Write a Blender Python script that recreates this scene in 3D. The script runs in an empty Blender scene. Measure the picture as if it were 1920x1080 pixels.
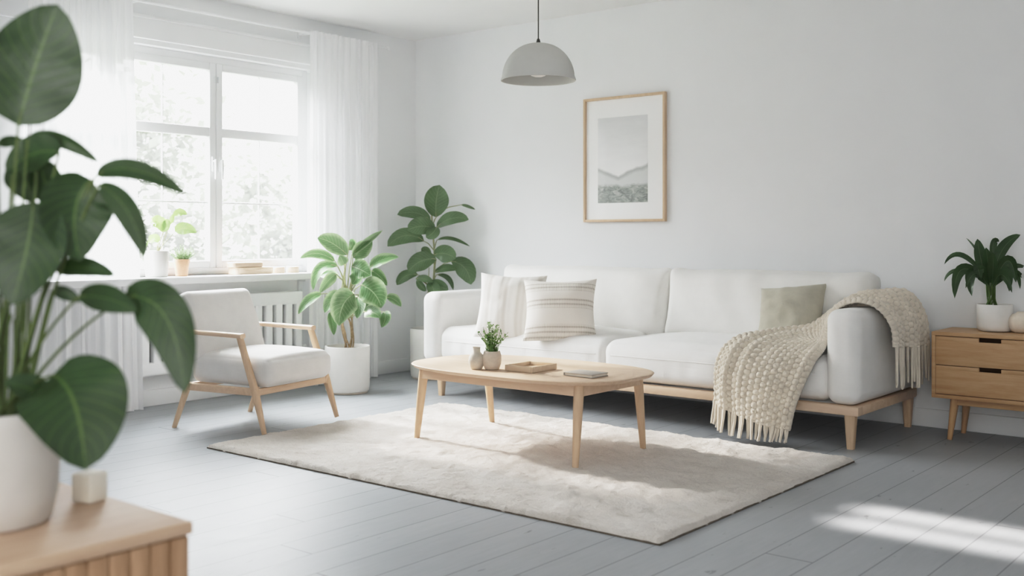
import bpy, bmesh, math, random
from mathutils import Vector, Matrix, noise
V = Vector
sc = bpy.context.scene
col = sc.collection
rnd = random.Random(7)
R = math.radians

# ------------------------------------------------------------------ camera
FPX, HOR, CH = 1980.0, 444.0, 1.05
AZ = R(129.4)
FW = V((math.cos(AZ), math.sin(AZ), 0)); RT = V((FW.y, -FW.x, 0))
CAM = V((5.70, -5.71, CH))
def at(px, py, d):
    """the point seen at pixel (px, py) standing d metres in front of the camera"""
    return CAM + FW*d + RT*((px-960)/FPX*d) + V((0, 0, -(py-HOR)/FPX*d))
cd = bpy.data.cameras.new('camera'); cam = bpy.data.objects.new('camera', cd); col.objects.link(cam)
cam.location = CAM; cam.rotation_euler = (R(90), 0, AZ-R(90))
cd.sensor_width = 36; cd.lens = FPX/1920*36; cd.shift_y = (HOR-540)/1920
cd.dof.use_dof = True; cd.dof.focus_distance = 5.3; cd.dof.aperture_fstop = 2.6
cd.clip_start = .05; cd.clip_end = 200
sc.camera = cam

# ------------------------------------------------------------------ materials
def lin(c):
    c /= 255.0
    return c/12.92 if c <= .04045 else ((c+.055)/1.055)**2.4
def rgb(r, g, b): return (lin(r), lin(g), lin(b), 1)
class NT:
    def __init__(s, name):
        s.m = bpy.data.materials.new(name); s.m.use_nodes = True; s.t = s.m.node_tree
        s.t.nodes.clear(); s.out = s.n('ShaderNodeOutputMaterial')
    def n(s, kind, **kw):
        k = s.t.nodes.new(kind)
        for a, b in kw.items():
            if a.startswith('i_'):
                key = a[2:]
                key = int(key) if key.isdigit() else key.replace('_', ' ')
                k.inputs[key].default_value = b
            else: setattr(k, a, b)
        return k
    def l(s, a, b): s.t.links.new(a, b)
    def surf(s, o): s.l(o, s.out.inputs['Surface'])
    def ramp(s, fac, stops):
        r = s.n('ShaderNodeValToRGB'); e = r.color_ramp.elements
        while len(e) < len(stops): e.new(.5)
        for q, (p, c) in zip(e, stops): q.position = p; q.color = c
        s.l(fac, r.inputs['Fac']); return r.outputs['Color']
    def coord(s, kind='Object', scale=(1, 1, 1), rot=(0, 0, 0)):
        tc = s.n('ShaderNodeTexCoord'); mp = s.n('ShaderNodeMapping')
        mp.inputs['Scale'].default_value = scale; mp.inputs['Rotation'].default_value = rot
        s.l(tc.outputs[kind], mp.inputs['Vector']); return mp.outputs['Vector']
    def noise(s, vec, scale, detail=4, rough=.55, dist=0):
        k = s.n('ShaderNodeTexNoise', i_Scale=scale, i_Detail=detail, i_Roughness=rough, i_Distortion=dist)
        s.l(vec, k.inputs['Vector']); return k.outputs['Fac']
    def math(s, op, a, b=None, clamp=False):
        k = s.n('ShaderNodeMath', operation=op, use_clamp=clamp)
        for i, x in enumerate((a, b)):
            if x is None: continue
            if isinstance(x, (int, float)): k.inputs[i].default_value = x
            else: s.l(x, k.inputs[i])
        return k.outputs[0]
    def mix(s, fac, a, b):
        k = s.n('ShaderNodeMix', data_type='RGBA')
        for i, x in ((0, fac), (6, a), (7, b)):
            if isinstance(x, (int, float, tuple)): k.inputs[i].default_value = x
            else: s.l(x, k.inputs[i])
        return k.outputs[2]
    def bsdf(s, color, rough=.6, spec=.3, height=None, bump=.2, dist=.005, **kw):
        p = s.n('ShaderNodeBsdfPrincipled')
        p.inputs['Specular IOR Level'].default_value = spec
        for k, x in (('Base Color', color), ('Roughness', rough)):
            if isinstance(x, (int, float, tuple)): p.inputs[k].default_value = x
            else: s.l(x, p.inputs[k])
        for k, x in kw.items(): p.inputs[k.replace('_', ' ')].default_value = x
        if height is not None:
            b = s.n('ShaderNodeBump', i_Strength=bump, i_Distance=dist)
            s.l(height, b.inputs['Height']); s.l(b.outputs['Normal'], p.inputs['Normal'])
        return p.outputs['BSDF']
def m_plain(name, c, rough=.5, spec=.4, var=.04, bump=.05, nscale=30):
    t = NT(name); v = t.coord(); f = t.noise(v, nscale)
    lo = tuple(x*(1-var) for x in c[:3])+(1,); hi = tuple(min(1, x*(1+var)) for x in c[:3])+(1,)
    t.surf(t.bsdf(t.ramp(f, [(.3, lo), (.7, hi)]), rough, spec, t.noise(v, nscale*8), bump, .002)); return t.m
def m_fabric(name, c, weave=900, var=.06, bump=.25, sheen=.2):
    t = NT(name); v = t.coord()
    a = t.n('ShaderNodeTexWave', i_Scale=weave/20, bands_direction='X'); t.l(v, a.inputs['Vector'])
    b = t.n('ShaderNodeTexWave', i_Scale=weave/20, bands_direction='Z'); t.l(v, b.inputs['Vector'])
    h = t.math('ADD', t.math('MULTIPLY', a.outputs['Fac'], .5), t.math('MULTIPLY', b.outputs['Fac'], .5))
    h = t.math('ADD', h, t.noise(v, 400, 3))
    f = t.noise(v, 14, 6)
    lo = tuple(x*(1-var) for x in c[:3])+(1,); hi = tuple(min(1, x*(1+var)) for x in c[:3])+(1,)
    t.surf(t.bsdf(t.ramp(f, [(.3, lo), (.7, hi)]), .9, .1, h, bump, .0015, Sheen_Weight=sheen)); return t.m
def m_wood(name, c1, c2, axis='X', scale=1.0, rough=.5):
    t = NT(name)
    s = {'X': (1.2, 14, 14), 'Y': (14, 1.2, 14), 'Z': (14, 14, 1.2)}[axis]
    v = t.coord(scale=tuple(k*scale for k in s))
    f = t.noise(v, 2.2, 8, .6, .8); g = t.noise(v, 14, 3, .6)
    h = t.math('ADD', t.math('MULTIPLY', f, .75), t.math('MULTIPLY', g, .25))
    t.surf(t.bsdf(t.ramp(h, [(.32, c2), (.62, c1)]), rough, .35, g, .06, .002)); return t.m
def m_leaf(name, c, cback, vein, rough=.38, trans=.25, vscale=1.0, edge=0):
    t = NT(name); uv = t.n('ShaderNodeUVMap'); sp = t.n('ShaderNodeSeparateXYZ'); t.l(uv.outputs['UV'], sp.inputs[0])
    du = t.math('ABSOLUTE', t.math('SUBTRACT', sp.outputs['X'], .5))
    mid = t.math('SUBTRACT', 1.0, t.math('DIVIDE', du, .028), True)
    w = t.math('SINE', t.math('MULTIPLY', t.math('SUBTRACT', sp.outputs['Y'], t.math('MULTIPLY', du, .55)), 60*vscale))
    lat = t.math('MULTIPLY', t.math('POWER', t.math('MAXIMUM', w, 0.0), 10.0), .4)
    vm = t.math('MAXIMUM', mid, lat)
    v = t.coord(); f = t.noise(v, 9, 5)
    base = t.ramp(f, [(.3, tuple(x*.72 for x in c[:3])+(1,)), (.72, tuple(min(1, x*1.3) for x in c[:3])+(1,))])
    cc = t.mix(t.math('MULTIPLY', vm, .55), base, vein)
    if edge:
        ew = t.math('MULTIPLY', t.math('SUBTRACT', t.math('ADD', du, t.math('MULTIPLY', t.math('SUBTRACT', f, .5), .5)), .30), 6.0, True)
        cc = t.mix(t.math('MULTIPLY', ew, edge), cc, vein)
    g = t.n('ShaderNodeNewGeometry'); cc = t.mix(t.math('MULTIPLY', g.outputs['Backfacing'], .55), cc, cback)
    p = t.bsdf(cc, rough, .45, t.math('ADD', t.math('MULTIPLY', lat, -1.0), t.noise(v, 40)), .25, .003)
    tr = t.n('ShaderNodeBsdfTranslucent'); t.l(t.mix(.5, cc, vein), tr.inputs['Color'])
    mx = t.n('ShaderNodeMixShader'); mx.inputs[0].default_value = trans
    t.l(p, mx.inputs[1]); t.l(tr.outputs[0], mx.inputs[2]); t.surf(mx.outputs[0]); return t.m

M = {}
M['wall'] = m_plain('wall_paint', rgb(236, 237, 238), .75, .2, .012, .05, 3)
M['ceiling'] = m_plain('ceiling_paint', rgb(240, 240, 240), .85, .1, .01, .03, 3)
M['trim'] = m_plain('white_gloss_paint', rgb(238, 239, 240), .35, .4, .01, .02, 6)
M['ceramic'] = m_plain('white_ceramic', rgb(236, 234, 230), .45, .4, .02, .03, 20)
M['stone'] = m_plain('beige_stoneware', rgb(214, 204, 192), .7, .25, .06, .1, 60)
M['vase'] = m_plain('pale_grey_stoneware', rgb(210, 204, 194), .75, .2, .06, .1, 60)
M['terracotta'] = m_plain('terracotta', rgb(222, 178, 152), .8, .2, .08, .1, 40)
M['soil'] = m_plain('soil', rgb(70, 56, 46), .95, .1, .5, .8, 90)
M['bark'] = m_plain('bark', rgb(158, 138, 112), .8, .2, .3, .4, 60)
M['stem'] = m_plain('green_stem', rgb(92, 118, 62), .5, .3, .2, .1, 40)
M['stem_dark'] = m_plain('olive_stem', rgb(84, 98, 58), .5, .3, .2, .1, 40)
M['stem_pale'] = m_plain('pale_stem', rgb(158, 160, 128), .6, .3, .15, .1, 40)
M['wood'] = m_wood('light_oak', rgb(222, 198, 175), rgb(209, 183, 158), 'X')
M['wood_y'] = m_wood('light_oak_y', rgb(218, 193, 168), rgb(203, 175, 149), 'Y')
M['wood_leg'] = m_wood('light_oak_upright', rgb(217, 191, 163), rgb(202, 173, 145), 'Z')
M['oak_side'] = m_wood('honey_oak', rgb(204, 170, 134), rgb(186, 148, 112), 'X')
M['oak_side_z'] = m_wood('honey_oak_upright', rgb(204, 170, 134), rgb(186, 148, 112), 'Z')
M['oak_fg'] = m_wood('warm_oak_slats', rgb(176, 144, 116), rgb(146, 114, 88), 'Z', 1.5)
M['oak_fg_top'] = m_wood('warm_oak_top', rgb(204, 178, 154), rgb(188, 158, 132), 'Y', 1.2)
M['recess_shade'] = m_plain('painted_recess_shade', rgb(58, 42, 32), .8, .1)
M['sofa'] = m_fabric('white_linen', rgb(238, 237, 235), 900, .02, .2)
M['sofa_back'] = m_fabric('white_linen_back', rgb(236, 235, 232), 900, .02, .2)
M['chair'] = m_fabric('pale_grey_linen', rgb(226, 224, 222), 900, .03, .2)
M['green'] = m_fabric('sage_grey_linen', rgb(188, 184, 170), 900, .08, .3)
M['knit'] = m_fabric('cream_wool', rgb(224, 215, 201), 1500, .08, .5, .5)
M['bulb'] = m_plain('opal_glass', rgb(245, 242, 236), .3, .5, .01, .01)
M['lamp'] = m_plain('matt_grey_enamel', rgb(208, 208, 204), .6, .3, .01, .02)
M['cord'] = m_plain('dark_flex', rgb(74, 72, 68), .6, .3)
M['paper'] = m_plain('mat_board', rgb(252, 252, 251), .9, .1, .003, .02)
M['book'] = m_plain('grey_cloth_cover', rgb(188, 182, 174), .8, .2, .05, .2, 80)
M['page'] = m_plain('pages', rgb(228, 222, 212), .9, .1)
M['steel'] = m_plain('brushed_steel', rgb(214, 216, 218), .3, .6, .03, .02)
M['metal_white'] = m_plain('white_enamel', rgb(238, 239, 240), .4, .4, .01, .01)
M['dark_foot'] = m_plain('dark_rubber', rgb(60, 58, 56), .8, .2)

def floor_mat():
    t = NT('grey_painted_boards'); v = t.coord()
    sp = t.n('ShaderNodeSeparateXYZ'); t.l(v, sp.inputs[0])
    W = .165
    q = t.math('DIVIDE', sp.outputs['X'], W); idx = t.math('FLOOR', q); fr = t.math('SUBTRACT', q, idx)
    gap = t.math('LESS_THAN', t.math('ABSOLUTE', t.math('SUBTRACT', fr, .5)), .487)
    wn = t.n('ShaderNodeTexWhiteNoise', noise_dimensions='1D'); t.l(idx, wn.inputs['W'])
    # butt joints
    yy = t.math('ADD', t.math('DIVIDE', sp.outputs['Y'], 4.4), t.math('MULTIPLY', wn.outputs['Value'], 7.0))
    fy = t.math('FRACT', yy); gap2 = t.math('LESS_THAN', t.math('ABSOLUTE', t.math('SUBTRACT', fy, .5)), .4992)
    g = t.math('MULTIPLY', gap, gap2)
    vs = t.coord(scale=(9, 1, 1)); grain = t.noise(vs, 5, 8, .65, .4)
    big = t.noise(v, 1.3, 4)
    wear = t.noise(t.coord(scale=(3.2, 1, 1)), 7, 5, .6)
    c = t.ramp(t.math('ADD', t.math('MULTIPLY', grain, .6), t.math('MULTIPLY', big, .4)),
               [(.3, rgb(152, 156, 160)), (.7, rgb(172, 175, 178))])
    c = t.mix(t.math('MULTIPLY', wn.outputs['Value'], .10), c, rgb(134, 138, 143))
    ding = t.ramp(wear, [(.30, (1, 1, 1, 1)), (.335, (0, 0, 0, 1))])
    c = t.mix(t.math('MULTIPLY', ding, .5), c, rgb(88, 88, 88))
    c = t.mix(g, rgb(118, 120, 122), c)
    ro = t.math('ADD', .33, t.math('MULTIPLY', grain, .25))
    h = t.math('ADD', t.math('MULTIPLY', g, .6), t.math('MULTIPLY', grain, .25))
    t.surf(t.bsdf(c, ro, .3, h, .35, .004)); return t.m
M['floor'] = floor_mat()

def rug_mat():
    t = NT('wool_pile'); v = t.coord()
    f = t.noise(v, 5, 6, .6); g = t.noise(v, 130, 4, .7)
    c = t.ramp(t.math('ADD', t.math('MULTIPLY', f, .6), t.math('MULTIPLY', g, .4)),
               [(.32, rgb(204, 196, 187)), (.66, rgb(232, 227, 221))])
    t.surf(t.bsdf(c, .95, .05, g, .8, .008, Sheen_Weight=.3)); return t.m
M['rug'] = rug_mat()
M['rug_edge'] = m_plain('rug_binding', rgb(120, 112, 102), .9, .1, .2, .3, 60)

def glass_mat(name, haze):
    t = NT(name); tr = t.n('ShaderNodeBsdfTransparent'); gl = t.n('ShaderNodeBsdfGlossy', i_Roughness=.02)
    lw = t.n('ShaderNodeLayerWeight', i_Blend=.5); mx = t.n('ShaderNodeMixShader')
    fac = t.math('ADD', .025, t.math('MULTIPLY', t.math('POWER', lw.outputs['Facing'], 5.0), .6))
    if haze:
        tl = t.n('ShaderNodeBsdfTranslucent', i_Color=rgb(250, 250, 250)); m0 = t.n('ShaderNodeMixShader', i_0=haze)
        t.l(tr.outputs[0], m0.inputs[1]); t.l(tl.outputs[0], m0.inputs[2]); src = m0.outputs[0]
    else: src = tr.outputs[0]
    t.l(fac, mx.inputs[0]); t.l(src, mx.inputs[1]); t.l(gl.outputs[0], mx.inputs[2]); t.surf(mx.outputs[0]); return t.m
M['glass'] = glass_mat('clear_pane', 0); M['glass_glare'] = glass_mat('glare_veil_pane', .017)  # veil mixed into the window panes imitates the glare from outside

def sheer_mat(name, tp):
    t = NT(name); v = t.coord()
    d = t.n('ShaderNodeBsdfDiffuse', i_Color=rgb(250, 250, 251)); l = t.n('ShaderNodeBsdfTranslucent', i_Color=rgb(250, 251, 254))
    tr = t.n('ShaderNodeBsdfTransparent'); m1 = t.n('ShaderNodeMixShader', i_0=.20); m2 = t.n('ShaderNodeMixShader')
    t.l(d.outputs[0], m1.inputs[1]); t.l(l.outputs[0], m1.inputs[2])
    f = t.noise(t.coord(scale=(1, 1, .05)), 40, 3)
    t.l(t.math('ADD', tp-.08, t.math('MULTIPLY', f, .16)), m2.inputs[0])
    t.l(m1.outputs[0], m2.inputs[1]); t.l(tr.outputs[0], m2.inputs[2]); t.surf(m2.outputs[0]); return t.m
M['sheer'] = sheer_mat('sheer_voile', .10)

def art_mat():
    t = NT('grey_landscape_print'); uv = t.n('ShaderNodeUVMap'); sp = t.n('ShaderNodeSeparateXYZ'); t.l(uv.outputs['UV'], sp.inputs[0])
    x, y = sp.outputs['X'], sp.outputs['Y']
    mp = t.n('ShaderNodeMapping'); mp.inputs['Scale'].default_value = (1, 1.5, 1); t.l(uv.outputs['UV'], mp.inputs[0]); v = mp.outputs[0]
    nz = t.noise(v, 3, 6)
    mp2 = t.n('ShaderNodeMapping'); mp2.inputs['Scale'].default_value = (1.2, 5, 1); mp2.inputs['Rotation'].default_value = (0, 0, R(-14)); t.l(uv.outputs['UV'], mp2.inputs[0])
    streak = t.noise(mp2.outputs[0], 2, 5)
    sky = t.ramp(t.math('ADD', t.math('MULTIPLY', y, .8), t.math('MULTIPLY', t.math('SUBTRACT', streak, .5), .3)), [(.25, rgb(248, 248, 248)), (.8, rgb(222, 223, 224))])
    # far slopes: two ridges that fall towards the middle
    vx = t.math('ABSOLUTE', t.math('SUBTRACT', x, .42))
    ridge = t.math('ADD', t.math('ADD', .325, t.math('MULTIPLY', vx, .22)), t.math('MULTIPLY', t.math('SUBTRACT', nz, .5), .08))
    far = t.ramp(t.math('MULTIPLY', t.math('SUBTRACT', ridge, y), 14.0, True), [(0, rgb(236, 236, 236)), (.4, rgb(180, 183, 182)), (1, rgb(216, 218, 217))])
    c = t.mix(t.math('GREATER_THAN', ridge, y), sky, far)
    r2 = t.math('ADD', .225, t.math('MULTIPLY', t.math('SUBTRACT', nz, .5), .16))
    mp3 = t.n('ShaderNodeMapping'); mp3.inputs['Scale'].default_value = (2.2, 6, 1); mp3.inputs['Rotation'].default_value = (0, 0, R(24)); t.l(uv.outputs['UV'], mp3.inputs[0])
    grass = t.noise(mp3.outputs[0], 3.2, 8, .7, 1.2)
    near = t.ramp(grass, [(.32, rgb(118, 124, 120)), (.5, rgb(160, 165, 161)), (.72, rgb(214, 216, 212))])
    c = t.mix(t.math('MULTIPLY', t.math('SUBTRACT', r2, y), 22.0, True), c, near)
    t.surf(t.bsdf(c, .85, .1)); return t.m
M['art'] = art_mat()

def pillow_stripe_mat():
    t = NT('ribbed_cotton'); v = t.coord(); sp = t.n('ShaderNodeSeparateXYZ'); t.l(v, sp.inputs[0])
    w = t.math('SINE', t.math('MULTIPLY', sp.outputs['X'], 165.0)); w2 = t.math('SINE', t.math('MULTIPLY', sp.outputs['X'], 58.0))
    k = t.math('ADD', t.math('MULTIPLY', w, .3), t.math('MULTIPLY', w2, .7))
    c = t.ramp(t.math('ADD', t.math('MULTIPLY', k, .5), .5), [(.1, rgb(212, 207, 200)), (.6, rgb(234, 231, 226))])
    t.surf(t.bsdf(c, .9, .1, t.math('ADD', t.math('MULTIPLY', k, 1.0), t.noise(v, 300)), .4, .004)); return t.m
M['ribbed'] = pillow_stripe_mat()
def pillow_band_mat():
    t = NT('woven_band_cotton'); v = t.coord(); sp = t.n('ShaderNodeSeparateXYZ'); t.l(v, sp.inputs[0])
    z, x = sp.outputs['Y'], sp.outputs['X']
    bands = None
    for c0, hw in ((.125, .026), (.055, .0), (.02, .03), (-.13, .0)):
        if hw == 0: continue
        b = t.math('LESS_THAN', t.math('ABSOLUTE', t.math('SUBTRACT', z, c0)), hw)
        bands = b if bands is None else t.math('MAXIMUM', bands, b)
    b = t.math('LESS_THAN', z, -.105); bands = t.math('MAXIMUM', bands, b)
    rib = t.math('ADD', t.math('MULTIPLY', t.math('SINE', t.math('MULTIPLY', x, 620.0)), .5), .5)
    row = t.math('POWER', t.math('ABSOLUTE', t.math('SINE', t.math('MULTIPLY', z, 115.0))), 6.0)
    dots = t.math('MULTIPLY', bands, t.math('MULTIPLY', row, t.math('ADD', .35, t.math('MULTIPLY', rib, .65))))
    c = t.mix(t.math('MULTIPLY', dots, .95), rgb(238, 233, 226), rgb(168, 158, 146))
    c = t.mix(t.math('MULTIPLY', bands, t.math('MULTIPLY', rib, .22)), c, rgb(190, 182, 170))
    h = t.math('ADD', t.math('MULTIPLY', bands, t.math('ADD', rib, row)), t.noise(v, 300))
    t.surf(t.bsdf(c, .9, .1, h, .5, .004)); return t.m
M['banded'] = pillow_band_mat()

M['leaf_dark'] = m_leaf('deep_green_leaf', rgb(38, 60, 30), rgb(64, 86, 50), rgb(104, 130, 70), .36, .16)
M['leaf_mid'] = m_leaf('variegated_leaf', rgb(76, 110, 66), rgb(146, 168, 132), rgb(190, 206, 172), .3, .14, 1.0, .5)
M['leaf_rubber'] = m_leaf('grey_green_leaf', rgb(88, 110, 80), rgb(132, 150, 122), rgb(154, 172, 136), .4, .15)
M['leaf_strap'] = m_leaf('strap_leaf', rgb(62, 88, 56), rgb(98, 120, 86), rgb(142, 160, 126), .26, .15, .01)
M['leaf_lime'] = m_leaf('lime_leaf', rgb(118, 146, 88), rgb(144, 168, 112), rgb(166, 186, 132), .4, .2)
M['leaf_herb'] = m_leaf('herb_leaf', rgb(122, 140, 108), rgb(150, 166, 136), rgb(160, 176, 146), .5, .3, .01)
M['leaf_sprig'] = m_leaf('sprig_leaf', rgb(108, 144, 84), rgb(160, 184, 140), rgb(170, 190, 140), .45, .3, .01)
M['leaf_tree'] = m_leaf('tree_leaf', rgb(66, 70, 60), rgb(70, 74, 64), rgb(74, 77, 66), .9, .4, .01)
M['lawn'] = m_plain('pale_lawn', rgb(72, 76, 66), .9, .1, .2, .5, 8)
M['trunk'] = m_plain('tree_bark', rgb(140, 132, 122), .9, .1, .2, .5, 20)

# ------------------------------------------------------------------ mesh builder
class MB:
    def __init__(s): s.v = []; s.f = []; s.uv = {}
    def add(s, vs, fs, M4=None, uvs=None):
        o = len(s.v)
        s.v += [tuple(M4 @ V(p)) if M4 is not None else tuple(p) for p in vs]
        for i, f in enumerate(fs):
            if uvs is not None: s.uv[len(s.f)] = uvs[i]
            s.f.append(tuple(k+o for k in f))
        return s
    def box(s, c, d, M4=None):
        x, y, z = c; a, b, e = (k/2 for k in d)
        vs = [(x+i*a, y+j*b, z+k*e) for i in (-1, 1) for j in (-1, 1) for k in (-1, 1)]
        return s.add(vs, [(0, 1, 3, 2), (4, 6, 7, 5), (0, 4, 5, 1), (2, 3, 7, 6), (0, 2, 6, 4), (1, 5, 7, 3)], M4)
    def bevbox(s, c, d, r=.004, seg=2, M4=None):
        bm = bmesh.new(); bmesh.ops.create_cube(bm, size=1)
        for v in bm.verts: v.co = V((v.co.x*d[0]+c[0], v.co.y*d[1]+c[1], v.co.z*d[2]+c[2]))
        bmesh.ops.bevel(bm, geom=bm.edges[:], offset=min(r, min(d)*.45), segments=seg, profile=.5, affect='EDGES')
        bm.verts.index_update()
        vs = [v.co.copy() for v in bm.verts]; fs = [[v.index for v in f.verts] for f in bm.faces]; bm.free()
        return s.add(vs, fs, M4)
    def soft(s, c, d, r, n=10, k=5, fn=None, M4=None):
        """rounded cushion block; fn(p, unit) -> moved point"""
        half = [q/2 for q in d]; r = min(r, min(half)*.999); ax = []
        for h in half:
            e = [-h + r*(i/k) for i in range(k)]; m = [-h+r+(2*(h-r))*i/n for i in range(n+1)]
            ax.append(e+m+[-q for q in reversed(e)])
        key = {}; vs = []; fs = []
        def vid(q):
            kk = tuple(round(t, 6) for t in q)
            if kk not in key:
                inn = V([max(-half[i]+r, min(half[i]-r, q[i])) for i in range(3)])
                dlt = V(q)-inn
                # squash the cube corner onto a sphere
                if dlt.length > 1e-9:
                    m = max(abs(t) for t in dlt)
                    dlt = dlt.normalized()*m
                p = inn+dlt
                u = V([q[i]/half[i] for i in range(3)])
                if fn: p = fn(p, u)
                key[kk] = len(vs); vs.append(V(c)+p)
            return key[kk]
        for a in range(3):
            b, e = (a+1) % 3, (a+2) % 3
            for sg in (-1, 1):
                for i in range(len(ax[b])-1):
                    for j in range(len(ax[e])-1):
                        qs = []
                        for (ii, jj) in ((i, j), (i+1, j), (i+1, j+1), (i, j+1)):
                            q = [0, 0, 0]; q[a] = sg*half[a]; q[b] = ax[b][ii]; q[e] = ax[e][jj]; qs.append(vid(q))
                        fs.append(tuple(qs) if sg > 0 else tuple(reversed(qs)))
        return s.add(vs, fs, M4)
    def tube(s, pts, rad, seg=8, cap=True, flat=None):
        pts = [V(p) for p in pts]; n = len(pts)
        if not isinstance(rad, (list, tuple)): rad = [rad]*n
        vs = []; fs = []; up = None
        for i, p in enumerate(pts):
            t = (pts[min(n-1, i+1)]-pts[max(0, i-1)]).normalized()
            if up is None:
                up = V((0, 0, 1)) if abs(t.z) < .9 else V((1, 0, 0))
                if flat is not None: up = V(flat)
            a = t.cross(up).normalized(); b = a.cross(t).normalized(); up = b
            for k in range(seg):
                w = 2*math.pi*k/seg
                vs.append(p+(a*math.cos(w)+b*math.sin(w))*rad[i])
        for i in range(n-1):
            for k in range(seg):
                q = (k+1) % seg
                fs.append((i*seg+k, i*seg+q, (i+1)*seg+q, (i+1)*seg+k))
        if cap: fs += [tuple(reversed(range(seg))), tuple((n-1)*seg+k for k in range(seg))]
        return s.add(vs, fs)
    def bar(s, a, b, w0, h0, w1=None, h1=None, up=(0, 0, 1), rnd_=.25, seg=4):
        """tapered bar with rounded-rectangle section from a to b"""
        w1 = w0 if w1 is None else w1; h1 = h0 if h1 is None else h1
        a, b, up = V(a), V(b), V(up); t = (b-a).normalized(); x = t.cross(up).normalized(); y = x.cross(t).normalized()
        vs = []; fs = []; nseg = 0
        for (p, w, h) in ((a, w0, h0), (b, w1, h1)):
            ring = []
            r = min(w, h)*rnd_
            for (sx, sy, st) in ((1, 1, 0), (-1, 1, 90), (-1, -1, 180), (1, -1, 270)):
                for k in range(seg+1):
                    an = R(st+90*k/seg)
                    ring.append(p+x*(sx*(w/2-r)+r*math.cos(an))+y*(sy*(h/2-r)+r*math.sin(an)))
            nseg = len(ring); vs += ring
        for k in range(nseg):
            q = (k+1) % nseg; fs.append((k, q, nseg+q, nseg+k))
        fs += [tuple(reversed(range(nseg))), tuple(range(nseg, 2*nseg))]
        return s.add(vs, fs)
    def lathe(s, prof, c=(0, 0, 0), seg=40):
        vs = []; fs = []; c = V(c)
        for (r, z) in prof:
            for k in range(seg):
                w = 2*math.pi*k/seg; vs.append(c+V((r*math.cos(w), r*math.sin(w), z)))
        for i in range(len(prof)-1):
            for k in range(seg):
                q = (k+1) % seg; fs.append((i*seg+k, i*seg+q, (i+1)*seg+q, (i+1)*seg+k))
        return s.add(vs, fs)
    def disc(s, c, r, seg=32):
        c = V(c); vs = [c+V((r*math.cos(2*math.pi*k/seg), r*math.sin(2*math.pi*k/seg), 0)) for k in range(seg)]
        return s.add(vs, [tuple(range(seg))])
    def grid(s, fn, nu, nv, uv=True):
        vs = [fn(i/nu, j/nv) for i in range(nu+1) for j in range(nv+1)]; fs = []; us = []
        for i in range(nu):
            for j in range(nv):
                a = i*(nv+1)+j; fs.append((a, a+nv+1, a+nv+2, a+1))
                us.append(((i/nu, j/nv), ((i+1)/nu, j/nv), ((i+1)/nu, (j+1)/nv), (i/nu, (j+1)/nv)))
        return s.add(vs, fs, None, us if uv else None)
    def prism(s, outline, z0, z1, M4=None):
        n = len(outline); vs = [(x, y, z0) for x, y in outline]+[(x, y, z1) for x, y in outline]
        fs = [tuple(reversed(range(n))), tuple(range(n, 2*n))]+[(k, (k+1) % n, n+(k+1) % n, n+k) for k in range(n)]
        return s.add(vs, fs, M4)
    def leaf(s, p0, p1, p2, width, face, phi=0, fold=.25, peak=.42, point=1.0, wave=.0, n=12, m=6, curl=0):
        p0, p1, p2, face = V(p0), V(p1), V(p2), V(face).normalized()
        ph = rnd.random()*6
        def f(u, t):
            q = (1-t)
            p = p0*q*q+p1*2*q*t+p2*t*t
            tg = ((p1-p0)*q+(p2-p1)*t).normalized()
            sd = tg.cross(face)
            if sd.length < 1e-4: sd = tg.cross(V((.3, .2, 1)))
            sd.normalize(); sd = Matrix.Rotation(phi, 3, tg) @ sd; nn = sd.cross(tg).normalized()
            e = math.log(.5)/math.log(peak)
            w = width/2*max(0, math.sin(math.pi*max(0, min(1, t))**e))**(.72*point)
            a = (u-.5)*2
            return p+sd*(a*w)+nn*(fold*w*abs(a)**1.3 + curl*w*a*a + wave*w*abs(a)*math.sin(t*17+ph+(2 if a > 0 else 0)))
        return s.grid(f, m, n)
    def build(s, name, mat, parent=None, smooth=True, M4=None, angle=40):
        me = bpy.data.meshes.new(name); me.from_pydata(s.v, [], s.f); me.update()
        if s.uv:
            ul = me.uv_layers.new(name='UVMap')
            for pi, us in s.uv.items():
                p = me.polygons[pi]
                for li, q in zip(p.loop_indices, us): ul.data[li].uv = q
        bm = bmesh.new(); bm.from_mesh(me)
        if not s.uv: bmesh.ops.recalc_face_normals(bm, faces=bm.faces)
        if smooth:
            for f in bm.faces: f.smooth = True
            for e in bm.edges:
                if len(e.link_faces) == 2 and e.calc_face_angle(0) > R(angle): e.smooth = False
        bm.to_mesh(me); bm.free()
        o = bpy.data.objects.new(name, me); col.objects.link(o); me.materials.append(mat)
        if parent is not None: o.parent = parent
        if M4 is not None: o.matrix_local = M4
        return o
def tag(o, label, cat, group=None):
    o['label'] = label; o['category'] = cat
    if group: o['group'] = group
    return o
def struct(o): o['kind'] = 'structure'; return o
def thing(name, label, cat, loc=(0, 0, 0), rz=0, group=None):
    o = bpy.data.objects.new(name, None); o.empty_display_size = .05; col.objects.link(o)
    o.location = loc; o.rotation_euler = (0, 0, rz)
    return tag(o, label, cat, group)
def dup(root, loc, rz=None, label=None):
    r = root.copy(); col.objects.link(r); r.location = loc
    if rz is not None: r.rotation_euler = (0, 0, rz)
    if label: r['label'] = label
    for ch in list(root.children):
        c = ch.copy(); col.objects.link(c); c.parent = r
        for g in ch.children:
            d = g.copy(); col.objects.link(d); d.parent = c
    return r

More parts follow.
